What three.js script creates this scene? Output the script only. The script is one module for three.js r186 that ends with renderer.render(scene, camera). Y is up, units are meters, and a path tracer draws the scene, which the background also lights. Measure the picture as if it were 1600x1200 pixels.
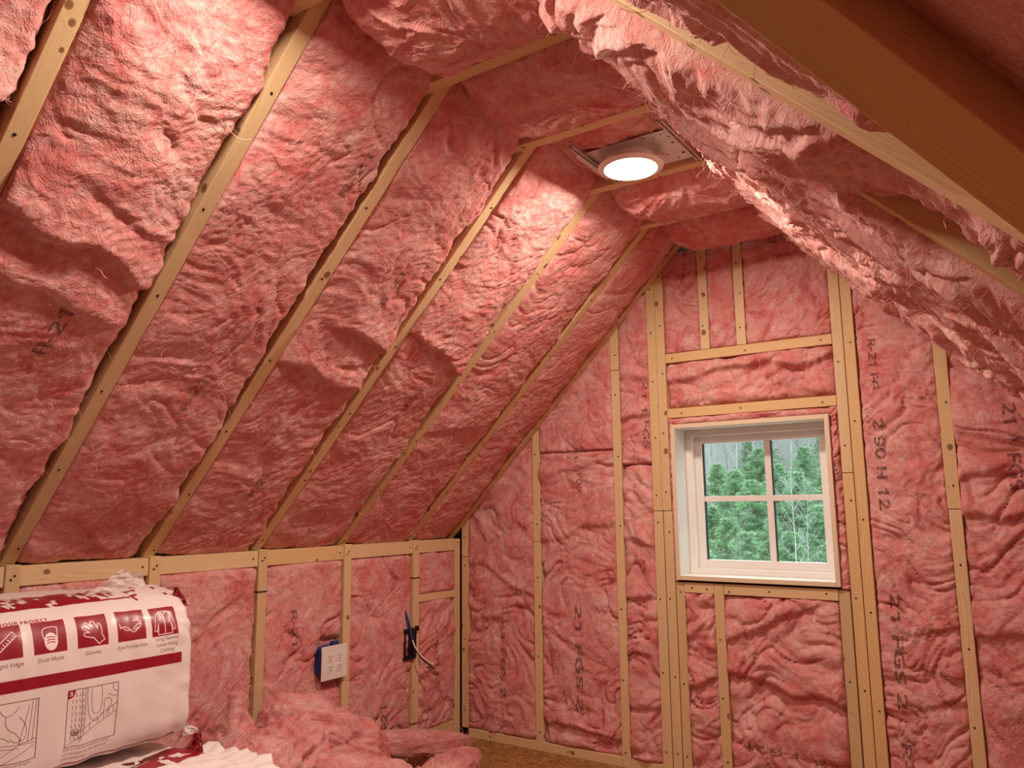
import * as THREE from 'three';
import { ImprovedNoise } from 'three/addons/math/ImprovedNoise.js';
import { mergeGeometries } from 'three/addons/utils/BufferGeometryUtils.js';
import { RoundedBoxGeometry } from 'three/addons/geometries/RoundedBoxGeometry.js';
import { RectAreaLightUniformsLib } from 'three/addons/lights/RectAreaLightUniformsLib.js';

// ------------------------------------------------------------------ camera, sky, lamps, exposure
const scene = new THREE.Scene();
const V3 = (x, y, z) => new THREE.Vector3(x, y, z);
const camera = new THREE.PerspectiveCamera(2 * Math.atan(600 / 1216.72) * 180 / Math.PI, 4 / 3, 0.02, 400);
{
  const yaw = 0.5989, pitch = 0.1557, roll = -0.0105;
  const f = V3(-Math.sin(yaw) * Math.cos(pitch), Math.sin(pitch), -Math.cos(yaw) * Math.cos(pitch));
  const r0 = new THREE.Vector3().crossVectors(f, V3(0, 1, 0)).normalize(), u0 = new THREE.Vector3().crossVectors(r0, f);
  const r = r0.clone().multiplyScalar(Math.cos(roll)).addScaledVector(u0, Math.sin(roll));
  const u = u0.clone().multiplyScalar(Math.cos(roll)).addScaledVector(r0, -Math.sin(roll));
  camera.position.set(2.3169, 1.026, 2.9481);
  camera.quaternion.setFromRotationMatrix(new THREE.Matrix4().makeBasis(r, u, f.clone().negate()));
}
scene.background = new THREE.Color().setRGB(2.3, 3.0, 3.05);          // overcast sky, seen and lighting through the window only
const renderer = new THREE.WebGLRenderer({ antialias: true });
renderer.toneMapping = THREE.LinearToneMapping;
renderer.toneMappingExposure = 1.0;
renderer.shadowMap.enabled = true;
RectAreaLightUniformsLib.init();
const LAMP_COLOR = [1.0, 0.84, 0.69], LAMP_POWER = 318;
const LAMPS = [[1.365, 0.905], [1.365, 2.12]];                           // x, z of the two ceiling lights

// ------------------------------------------------------------------ helpers
function rng(seed) { let a = seed >>> 0; return () => { a = (a + 0x6d2b79f5) | 0; let t = Math.imul(a ^ (a >>> 15), 1 | a); t = (t + Math.imul(t ^ (t >>> 7), 61 | t)) ^ t; return ((t ^ (t >>> 14)) >>> 0) / 4294967296; }; }
const NZ = new ImprovedNoise();
const noise = (x, y, z) => NZ.noise(x, y, z);
function fbm(x, y, z, n = 3) { let s = 0, a = 0.5; for (let i = 0; i < n; i++) { s += a * noise(x, y, z); x = x * 2.03 + 7.1; y = y * 2.03 + 3.7; z += 5.3; a *= 0.5; } return s; }
const clamp = (x, a, b) => Math.min(b, Math.max(a, x)), mix = (a, b, t) => a + (b - a) * t;
const sstep = (a, b, x) => { const t = clamp((x - a) / (b - a), 0, 1); return t * t * (3 - 2 * t); };
const used = new Map();
function numbered(name) { const n = used.get(name) ?? 0; used.set(name, n + 1); return n ? name + '_' + String(n).padStart(3, '0') : name; }
function tag(o, label, category, group, kind) {
  if (label) o.userData.label = label;
  if (category) o.userData.category = category;
  if (group) o.userData.group = group;
  if (kind) o.userData.kind = kind;
  return o;
}
function mesh(name, g, m, parent = scene) {
  const o = new THREE.Mesh(g, m); o.name = parent === scene ? numbered(name) : name; o.castShadow = o.receiveShadow = true; parent.add(o); return o;
}
function thing(name, label, category, pos = [0, 0, 0], group) { const o = new THREE.Group(); o.name = numbered(name); o.position.set(...pos); scene.add(o); return tag(o, label, category, group); }
const part = (name, g, m, parent) => { let n = name, k = 0; while (parent.children.some((c) => c.name === n)) n = name + '_' + String(++k).padStart(3, '0'); const o = new THREE.Mesh(g, m); o.name = n; o.castShadow = o.receiveShadow = true; parent.add(o); return o; };
function structure(name, g, m) { const o = mesh(name, g, m); o.userData.kind = 'structure'; return o; }
function box(x0, x1, y0, y1, z0, z1) { const g = new THREE.BoxGeometry(x1 - x0, y1 - y0, z1 - z0); g.translate((x0 + x1) / 2, (y0 + y1) / 2, (z0 + z1) / 2); return uvBox(g); }
function uvBox(g, du = 0, dv = 0) {                                       // uv in metres, by the way a face points
  const p = g.attributes.position, n = g.attributes.normal, uv = new Float32Array(p.count * 2);
  for (let i = 0; i < p.count; i++) {
    const ax = Math.abs(n.getX(i)), ay = Math.abs(n.getY(i)), az = Math.abs(n.getZ(i));
    let u, v;
    if (ax >= ay && ax >= az) { u = p.getZ(i); v = p.getY(i); } else if (ay >= az) { u = p.getX(i); v = p.getZ(i); } else { u = p.getX(i); v = p.getY(i); }
    uv[i * 2] = u + du; uv[i * 2 + 1] = v + dv;
  }
  g.setAttribute('uv', new THREE.BufferAttribute(uv, 2));
  return g;
}
function data(w, h, fn, srgb) {
  const d = new Uint8Array(w * h * 4);
  for (let y = 0; y < h; y++) for (let x = 0; x < w; x++) { const c = fn(x, y), o = (y * w + x) * 4; d[o] = clamp(c[0], 0, 255); d[o + 1] = clamp(c[1], 0, 255); d[o + 2] = clamp(c[2], 0, 255); d[o + 3] = 255; }
  const t = new THREE.DataTexture(d, w, h); finish(t, srgb); return t;
}
function finish(t, srgb) { t.wrapS = t.wrapT = THREE.RepeatWrapping; t.magFilter = THREE.LinearFilter; t.minFilter = THREE.LinearMipmapLinearFilter; t.generateMipmaps = true; if (srgb) t.colorSpace = THREE.SRGBColorSpace; t.needsUpdate = true; }
function canvas(w, h) { const c = document.createElement('canvas'); c.width = w; c.height = h; return [c, c.getContext('2d')]; }
const std = (o) => new THREE.MeshStandardMaterial(o);

// ------------------------------------------------------------------ textures
// glass wool: matted fibres, colour and relief
const FIBRE_M = 1.15;
function fibreTextures() {
  const S = 2048, [c, g] = canvas(S, S), [b, h] = canvas(S, S), r = rng(11);
  g.fillStyle = 'rgb(238,186,182)'; g.fillRect(0, 0, S, S);
  h.fillStyle = 'rgb(118,118,118)'; h.fillRect(0, 0, S, S);
  const blob = (cx, cy, rad, col) => { for (const ox of [-S, 0, S]) for (const oy of [-S, 0, S]) { if (cx + ox < -rad || cx + ox > S + rad || cy + oy < -rad || cy + oy > S + rad) continue; const q = g.createRadialGradient(cx + ox, cy + oy, 0, cx + ox, cy + oy, rad); q.addColorStop(0, col + '0.30)'); q.addColorStop(1, col + '0)'); g.fillStyle = q; g.beginPath(); g.arc(cx + ox, cy + oy, rad, 0, 7); g.fill(); } };
  for (let i = 0; i < 420; i++) blob(r() * S, r() * S, 25 + r() * 110, r() < 0.5 ? 'rgba(250,218,210,' : 'rgba(222,132,128,');
  const strands = (n, wid, len, alpha, curl) => {
    for (let i = 0; i < n; i++) {
      let x = r() * S, y = r() * S, a = (noise(x / 330, y / 330, 4) * 3.2 + (r() - 0.5) * 1.5) , da = (r() - 0.5) * curl;
      const steps = 8 + Math.floor(r() * len), pts = [[x, y]];
      for (let k = 0; k < steps; k++) { a += da + (r() - 0.5) * curl * 1.4; x += Math.cos(a) * 9; y += Math.sin(a) * 9; pts.push([x, y]); }
      const light = r() < 0.56, w = wid * (0.5 + r()), al = alpha * (0.4 + r() * 0.8);
      const col = light ? (r() < 0.5 ? `rgba(255,236,228,${al})` : `rgba(250,212,204,${al})`) : (r() < 0.6 ? `rgba(206,118,114,${al})` : `rgba(226,104,106,${al})`);
      const hc = light ? `rgba(235,235,235,${al})` : `rgba(20,20,20,${al})`;
      for (const ox of [-S, 0, S]) for (const oy of [-S, 0, S]) {
        if (!pts.some(([px, py]) => px + ox > -20 && px + ox < S + 20 && py + oy > -20 && py + oy < S + 20)) continue;
        for (const [ctx, cc] of [[g, col], [h, hc]]) {
          ctx.strokeStyle = cc; ctx.lineWidth = w; ctx.lineCap = 'round'; ctx.beginPath();
          pts.forEach(([px, py], k) => (k ? ctx.lineTo(px + ox, py + oy) : ctx.moveTo(px + ox, py + oy))); ctx.stroke();
        }
      }
    }
  };
  strands(1300, 40, 14, 0.13, 0.22); strands(2600, 14, 20, 0.17, 0.28); strands(4200, 5, 24, 0.18, 0.32); strands(4200, 2, 30, 0.22, 0.4);
  const ct = new THREE.CanvasTexture(c), bt = new THREE.CanvasTexture(b);
  finish(ct, true); finish(bt, false);
  return [ct, bt];
}
const [fibreMap, fibreBump] = fibreTextures();
const battMat = new THREE.MeshPhysicalMaterial({ color: new THREE.Color().setRGB(0.86, 0.85, 0.85), map: fibreMap, bumpMap: fibreBump, bumpScale: 0.0032, vertexColors: true, roughness: 0.95, sheen: 0.25, sheenColor: new THREE.Color().setRGB(1, 0.8, 0.78), sheenRoughness: 0.6, side: THREE.DoubleSide, specularIntensity: 0.4 });
const strandMat = std({ color: new THREE.Color().setRGB(0.86, 0.46, 0.43), roughness: 0.7 });

// softwood: grain along v, a few knots. 0.5 m x 2 m
const WOOD_U = 0.5, WOOD_V = 2.0;
function woodTexture() {
  const W = 512, H = 2048, r = rng(5), knots = [];
  for (let i = 0; i < 26; i++) knots.push([r() * 0.5, r() * 2, 0.004 + r() * 0.006]);
  return data(W, H, (px, py) => {
    const x = px / W * WOOD_U, y = py / H * WOOD_V;
    let warp = 0, k = 0;
    for (const [kx, ky, kr] of knots) {
      let dx = x - kx, dy = y - ky; dx -= Math.round(dx / WOOD_U) * WOOD_U; dy -= Math.round(dy / WOOD_V) * WOOD_V;
      const q = Math.exp(-(dx * dx / (kr * kr * 5) + dy * dy / (kr * kr * 26))); warp += q * Math.sign(dx) * kr * 1.1;
      const d = Math.hypot(dx, dy * 0.8) / kr; if (d < 1.2) k = Math.max(k, 1 - sstep(0.75, 1.2, d) * 1);
    }
    const ang = x / WOOD_U * Math.PI * 2, ay = y / WOOD_V * Math.PI * 2, cx = Math.cos(ang) * 2.2, sx = Math.sin(ang) * 2.2, ly = Math.sin(ay) * 0.7, my = Math.cos(ay) * 0.7;
    const wob = noise(cx + ly * 0.8, sx + my * 0.8, 1.3) * 0.022;
    const s = (x + wob + warp) * 240, ring = s - Math.floor(s), band = Math.pow(ring, 2.4) * (1 - sstep(0.9, 1, ring));
    const fine = noise(x * 900, y * 14, 2) * 0.5, blotch = noise(cx * 1.5, sx * 1.5 + ly, my + 4);
    const t = band * (0.50 + blotch * 0.4) + fine * 0.16;
    let c = [mix(237, 205, t) + blotch * 10, mix(211, 166, t) + blotch * 9, mix(167, 116, t) + blotch * 7];
    if (k > 0) c = [mix(c[0], 118, k * 0.75), mix(c[1], 74, k * 0.75), mix(c[2], 40, k * 0.75)];
    return c;
  }, true);
}
const woodMap = woodTexture(); woodMap.repeat.set(1 / WOOD_U, 1 / WOOD_V);
const woodMats = [[1, 0.97, 0.93], [0.95, 0.90, 0.82], [1.0, 0.90, 0.74], [0.86, 0.82, 0.76]].map((c) => std({ map: woodMap, color: new THREE.Color().setRGB(...c.map((x) => x * 0.92)), roughness: 0.62, bumpMap: woodMap, bumpScale: 0.0005 }));
function osbTexture() {
  const S = 1024, [c, g] = canvas(S, S), r = rng(8);
  g.fillStyle = 'rgb(150,104,58)'; g.fillRect(0, 0, S, S);
  for (let i = 0; i < 5200; i++) {
    const x = r() * S, y = r() * S, a = r() * Math.PI, l = 18 + r() * 55, w = 4 + r() * 16, t = r();
    g.fillStyle = `rgba(${mix(112, 196, t)},${mix(74, 146, t)},${mix(36, 88, t)},0.55)`;
    for (const ox of [-S, 0, S]) for (const oy of [-S, 0, S]) { if (x + ox < -80 || x + ox > S + 80 || y + oy < -80 || y + oy > S + 80) continue; g.save(); g.translate(x + ox, y + oy); g.rotate(a); g.fillRect(-l / 2, -w / 2, l, w); g.restore(); }
  }
  const t = new THREE.CanvasTexture(c); finish(t, true); return t;
}
const osbMap = osbTexture(); osbMap.repeat.set(1 / 0.7, 1 / 0.7);
const osbMat = std({ map: osbMap, roughness: 0.75, bumpMap: osbMap, bumpScale: 0.0012 });
const black = std({ color: 0x17130f, roughness: 0.5 });
const screwMat = std({ color: 0x2a2018, roughness: 0.5, metalness: 0.4 });

// ink stencil on the batts: rows of one atlas, broken up like ink on wool
const INK = ['R-21', '21 FGS 2', 'R-21 FG', '2 90 H 12', '21 1 FGS', 'F-G 21'];
const [inkCanvas, ig] = canvas(1024, 1024);
{
  ig.fillStyle = '#000'; ig.fillRect(0, 0, 1024, 1024); ig.fillStyle = '#fff'; ig.textAlign = 'center'; ig.textBaseline = 'middle';
  INK.forEach((t, i) => { ig.font = '120px sans-serif'; const w = ig.measureText(t).width; ig.save(); ig.translate(512, 85 + i * 170); ig.scale(960 / w, 1); ig.strokeStyle = '#fff'; ig.lineWidth = 5; ig.setLineDash([9, 3]); ig.strokeText(t, 0, 0); ig.fillStyle = 'rgba(255,255,255,0.35)'; ig.fillText(t, 0, 0); ig.restore(); });
  const im = ig.getImageData(0, 0, 1024, 1024), d = im.data, r = rng(3);
  for (let y = 0; y < 1024; y++) for (let x = 0; x < 1024; x++) { const o = (y * 1024 + x) * 4, n = 0.5 + fbm(x / 30, y / 22, 2, 3) * 1.5 + (noise(x / 5, y / 5, 6)) * 0.45; const v = d[o] * clamp(0.2 + n * 1.1, 0, 0.92); d[o] = d[o + 1] = d[o + 2] = v; }
  ig.putImageData(im, 0, 0);
}
const inkAlpha = new THREE.CanvasTexture(inkCanvas); finish(inkAlpha, false); inkAlpha.wrapS = inkAlpha.wrapT = THREE.ClampToEdgeWrapping;
const inkMat = std({ color: 0x40292c, alphaMap: inkAlpha, transparent: true, roughness: 0.9 });

// ------------------------------------------------------------------ the shell
const KX = 2.76, SL = 0.92, SR = 3.655, CEIL = 2.055, RIDGE_X = 1.38, BACK = 4.6, q2 = Math.SQRT1_2;
structure('floor', box(-0.2, KX + 0.2, -0.03, 0, -0.17, BACK + 0.1), osbMat);
{ // gable wall sheathing with the window opening cut out
  const s = new THREE.Shape([[-0.25, -0.03], [KX + 0.25, -0.03], [KX + 0.25, 0.93], [RIDGE_X, 2.7], [-0.25, 0.93]].map(([x, y]) => new THREE.Vector2(x, y)));
  s.holes.push(new THREE.Path([[1.085, 0.74], [1.085, 1.339], [1.682, 1.339], [1.682, 0.74]].map(([x, y]) => new THREE.Vector2(x, y))));
  const g = new THREE.ExtrudeGeometry(s, { depth: 0.02, bevelEnabled: false }); g.translate(0, 0, -0.16);
  structure('wall_gable', uvBox(g), osbMat);
  const b = new THREE.Shape([[-0.25, -0.03], [KX + 0.25, -0.03], [KX + 0.25, 0.93], [RIDGE_X, 2.7], [-0.25, 0.93]].map(([x, y]) => new THREE.Vector2(x, y)));
  const bg = new THREE.ExtrudeGeometry(b, { depth: 0.02, bevelEnabled: false }); bg.translate(0, 0, BACK);
  structure('wall_back', uvBox(bg), osbMat);
}
structure('wall_left', box(-0.17, -0.15, -0.03, 0.95, -0.17, BACK + 0.05), osbMat);
structure('wall_right', box(KX + 0.15, KX + 0.17, -0.03, 0.95, -0.17, BACK + 0.05), osbMat);
for (const side of [-1, 1]) { // roof decks, 0.21 m outside the rafters' lower faces
  const len = 2.75, g = new THREE.BoxGeometry(len, 0.018, BACK + 0.25); uvBox(g);
  g.rotateZ(side < 0 ? Math.PI / 4 : -Math.PI / 4);
  const mid = side < 0 ? V3(0.45, 0.45 + SL, 0) : V3(KX - 0.45, SR - (KX - 0.45), 0);
  mid.addScaledVector(V3(side * q2, q2, 0), 0.215); g.translate(mid.x, mid.y, BACK / 2 - 0.05);
  structure(side < 0 ? 'ceiling_left' : 'ceiling_right', g, osbMat);
}

// ------------------------------------------------------------------ lumber
const woodRng = rng(77);
// a board: its lower end, its direction, the way its seen face looks, length, width of that face, depth behind it
function lumber(name, label, category, group, from, dir, face, len, w, depth, tone = 0, screws = [], extra) {
  const d = V3(...dir).normalize(), n = V3(...face).normalize(), u = new THREE.Vector3().crossVectors(d, n);
  const o = thing(name, label, category, from, group);
  o.quaternion.setFromRotationMatrix(new THREE.Matrix4().makeBasis(u, d, n));
  const g = new RoundedBoxGeometry(w, len, depth, 2, 0.0022); uvBox(g, woodRng() * 3, woodRng() * 3); g.translate(0, len / 2, -depth / 2);
  part('board', g, woodMats[tone], o);
  for (const [x, y] of screws) { const s = new THREE.CylinderGeometry(0.0032, 0.0032, 0.002, 10); s.rotateX(Math.PI / 2); s.translate(x, y, 0.0003); part('screw_head', s, screwMat, o); }
  if (extra) extra(o);
  return o;
}
function screwsAlong(len, every, seed) { const r = rng(seed), s = []; for (let y = 0.05 + r() * 0.05; y < len - 0.03; y += every * (0.85 + r() * 0.3)) s.push([(r() - 0.5) * 0.012, y]); return s; }
const ord = ['gable', 'first', 'second', 'third', 'fourth', 'fifth', 'sixth', 'seventh', 'eighth', 'ninth'];
const Z = (k) => 0.313 + 0.4064 * k;                                       // knee studs and rafters on 16 inch centres

// left rafters
const NL = 10;
for (let k = -1; k < NL; k++) {
  const z = k < 0 ? 0.0195 : Z(k), t0 = -0.09;
  lumber('rafter', k < 0 ? 'sloping end rafter on the left, lying against the top of the gable wall studs' : `bare wood rafter on left slope, ${ord[k + 1]} one in from the gable end rafter`, 'rafter', 'rafters on the left slope',
    [t0 * q2, SL + t0 * q2, z], [q2, q2, 0], [q2, -q2, 0], 1.95, 0.038, 0.185, [1, 1, 1, 0, 1, 3, 1][(k + 1) % 7], screwsAlong(1.6, 0.27, 100 + k));
}
// ceiling ties nailed to the camera side of each rafter
for (let k = 0; k < NL; k++) {
  lumber('collar_tie', `flat wooden collar tie across the ceiling, ${ord[k + 1]} one from the gable wall`, 'joist', 'collar ties', [1.086, CEIL, Z(k) + 0.0385], [1, 0, 0], [0, -1, 0], 0.59, 0.038, 0.12, k % 2, []);
}
// right rafters
const ZR = [0.0195, 0.313, 0.719, 1.126, 1.52, 1.862];
ZR.forEach((z, k) => lumber('rafter', k ? `bare wood rafter on right slope, ${ord[k]} one in from its gable end rafter` : 'sloping end rafter on the right, hidden behind batts at the gable wall', 'rafter', 'rafters on the right slope',
  [KX + 0.02, SR - KX - 0.02, z], [-q2, q2, 0], [-q2, -q2, 0], 2.0, 0.038, 0.185, k === 5 ? 0 : 1, []));
// doubled beam close to the camera, slightly askew to the rafters
const BEAM = { x0: 2.085, z0: 2.155, x1: 2.27, z1: 1.985 };                      // its lower far edge on the slope
{
  const C = 3.637, e0 = V3(BEAM.x0, C - BEAM.x0, BEAM.z0), e1 = V3(BEAM.x1, C - BEAM.x1, BEAM.z1), d = e0.clone().sub(e1).normalize(), n = V3(0.12, -1, 0.1), u = new THREE.Vector3().crossVectors(d, n).normalize();
  n.crossVectors(u, d).normalize();
  const from = e1.clone().addScaledVector(d, -0.55).addScaledVector(u, 0.038);
  lumber('roof_beam', 'dark doubled roof beam crossing the top right corner close to the camera', 'beam', undefined, from.toArray(), d.toArray(), n.toArray(), 1.45, 0.076, 0.185, 2, []);
}
for (let k = 0; k < 4; k++) lumber('rafter', 'bare wood rafter of the right slope behind the camera', 'rafter', 'rafters behind the camera', [KX + 0.02, SR - KX - 0.02, 3.16 + k * 0.4064], [-q2, q2, 0], [-q2, -q2, 0], 2.0, 0.038, 0.185, 1, []);

// knee wall: studs, blocks between them, double bottom plate
function band(y) { return (o) => { const g = new RoundedBoxGeometry(0.0405, 0.005, 0.05, 1, 0.001); g.translate(0, y, -0.0235); part('strap', g, black, o).userData.label = 'thin black strap around the stud'; if (y > 0.7 && y < 0.73) { const h = g.clone(); h.translate(0, -0.6, 0); part('strap', h, black, o).userData.label = 'thin black strap around the stud'; } }; }
for (let k = 0; k < 9; k++) {
  const name = ['knee wall stud with black cable bracket and two black straps', 'knee wall stud beside the white four-outlet plate', 'greyish knee wall stud with black strap, between outlet and wrapped bag', 'knee wall stud rising behind right end of the wrapped bag', 'greyish knee wall stud at left picture edge behind wrapped bag'][k] ?? 'knee wall stud outside the picture on the left';
  lumber('stud', name, 'stud', k > 4 ? 'unseen knee wall studs' : 'knee wall studs', [0.004, 0.0, Z(k)], [0, 1, 0], [1, 0, 0], 0.884, 0.038, 0.138, [0, 0, 3, 1, 3][k % 5], [[0.004, 0.855], [-0.005, 0.845], [0.002, 0.05]], k === 0 ? band(0.722) : k === 2 ? band(0.739) : undefined);
}
lumber('stud', 'end stud of knee wall standing in the corner beside the dark gap', 'stud', 'knee wall studs', [0.002, 0, 0.0215], [0, 1, 0], [1, 0, 0], 0.878, 0.036, 0.138, 0, [[0, 0.86]]);
for (let k = -1; k < 9; k++) {
  const z0 = k < 0 ? 0.041 : Z(k) + 0.0195, z1 = Z(k + 1) - 0.0195;
  lumber('top_block', k < 0 ? 'short top block of knee wall in the corner bay' : `wooden top block of knee wall, ${ord[k + 1]} bay from the corner bay`, 'block', 'knee wall top blocks', [-0.001, 0.853, z0], [0, 0, 1], [1, 0, 0], z1 - z0, 0.054, 0.089, [0, 0, 2, 0, 0][(k + 1) % 5], k < 0 ? [] : [[0, 0.02]]);
}
lumber('block', 'short horizontal block between corner stud and bracket stud low in knee wall', 'block', undefined, [0, 0.632, 0.041], [0, 0, 1], [1, 0, 0], Z(0) - 0.0605, 0.033, 0.089, 0);
lumber('bottom_plate', 'bottom plate of the knee wall seen in the corner bay', 'plate', undefined, [-0.003, 0.038, 0.041], [0, 0, 1], [1, 0, 0], BACK - 0.06, 0.074, 0.135, 1);

// gable wall: studs, headers, sill, plates. X ranges on the wall, Y ranges up it
const lineL = (x) => x + SL, lineR = (x) => SR - x;
function upright(label, x0, x1, y0, y1, tone = 0, every = 0.3, z = 0) {
  const L = y1 - y0, s = screwsAlong(L, every, Math.round(x0 * 1000 + y0 * 77));
  return lumber('stud', label, 'stud', 'gable wall studs', [(x0 + x1) / 2, y0, z], [0, 1, 0], [0, 0, 1], L, x1 - x0 - 0.0008, 0.138, tone, s);
}
upright('lower gable stud in the left corner beside the dark gap', 0.008, 0.046, 0.0385, 0.794, 1);
upright('short upper gable stud in left corner under the end rafter', 0.008, 0.046, 0.796, 1.01, 0);
upright('lower gable stud, first one right of the corner', 0.409, 0.447, 0, 0.868, 0);
upright('upper gable stud, first right of corner, reaching the end rafter', 0.409, 0.447, 0.8695, lineL(0.495), 0);
upright('long lower gable stud, second one right of the corner', 0.815, 0.853, 0, 1.592, 0);
upright('short upper gable stud, second right of corner, under the end rafter', 0.815, 0.853, 1.594, lineL(0.900), 0);
upright('left ply of doubled stud left of window, below the joint', 0.989, 1.0285, 0, 1.0, 0);
upright('right ply of doubled stud left of window, below the joint', 1.0315, 1.069, 0, 1.0, 0);
upright('left ply of doubled stud left of window, above the joint', 0.989, 1.0275, 1.002, lineL(1.075), 1, 0.22);
upright('right ply of doubled stud left of window, above the joint', 1.0275, 1.066, 1.002, lineL(1.113), 1, 0.22);
upright('jack stud under the left end of window sill', 1.071, 1.106, 0, 0.725, 1, 0.3, -0.003);
upright('cripple stud under the window sill, left of its middle', 1.225, 1.263, 0, 0.725, 1, 0.2, 0.001);
upright('jack stud under the right end of window sill', 1.673, 1.711, 0, 0.725, 3, 0.3, -0.003);
upright('left ply of doubled stud right of window, below the joint', 1.715, 1.7525, 0, 1.129, 2);
upright('left ply of doubled stud right of window, above the joint', 1.715, 1.7525, 1.131, lineR(1.667), 0);
upright('right ply of doubled stud right of window, one full length', 1.754, 1.7915, 0, lineR(1.707), 2);
upright('lower gable stud near right picture edge, below the joint', 2.0355, 2.0735, 0, 1.0, 0, 0.24);
upright('upper gable stud near right picture edge, above the joint', 2.0335, 2.0735, 1.002, lineR(1.989), 1, 0.24);
upright('gable stud hidden right of the picture edge', 2.44, 2.478, 0, lineR(2.393), 0);
upright('left one of two short cripple studs high above the window', 1.219, 1.257, 1.636, 2.06, 0, 0.13);
upright('right one of two short cripple studs high above the window', 1.365, 1.403, 1.636, 2.06, 0, 0.13);
function level(name, label, x0, x1, y0, y1, tone, scr, z = 0) { return lumber(name, label, name === 'bottom_plate' ? 'plate' : 'header', undefined, [x0, (y0 + y1) / 2, z], [1, 0, 0], [0, 0, 1], x1 - x0, y1 - y0, 0.138, tone, scr); }
level('header', 'upper of two horizontal boards above the window, carrying the cripples', 1.0665, 1.7145, 1.597, 1.635, 2, [[0, 0.03], [0.004, 0.33], [0, 0.61]]);
level('header', 'lower of two horizontal boards, just above the window', 1.0665, 1.7145, 1.371, 1.409, 2, [[0, 0.3], [0.003, 0.6], [0.002, 0.06]]);
level('sill_plate', 'left piece of rough sill under the window frame', 1.107, 1.2245, 0.688, 0.726, 0, [[0, 0.03], [0.003, 0.09]]);
level('sill_plate', 'right piece of rough sill under the window frame', 1.2635, 1.6725, 0.688, 0.726, 0, [[0.008, 0.02], [0, 0.17], [-0.004, 0.37]]);
const plates = [[0.047, 0.4085, 'corner stud and first stud'], [0.4475, 0.8145, 'first and second stud'], [0.8535, 0.9885, 'second stud and doubled stud'], [1.1065, 1.2245, 'sill jack and cripple'], [1.2635, 1.6725, 'cripple and right sill jack'], [1.792, 2.035, 'right doubled stud and right edge stud'], [2.074, 2.44, 'right edge stud and hidden stud']];
for (const [a, b, t] of plates) level('bottom_plate', `gable wall bottom plate lying between ${t}`, a, b, 0.0, 0.038, 0, [[0, 0.12]]);

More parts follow.
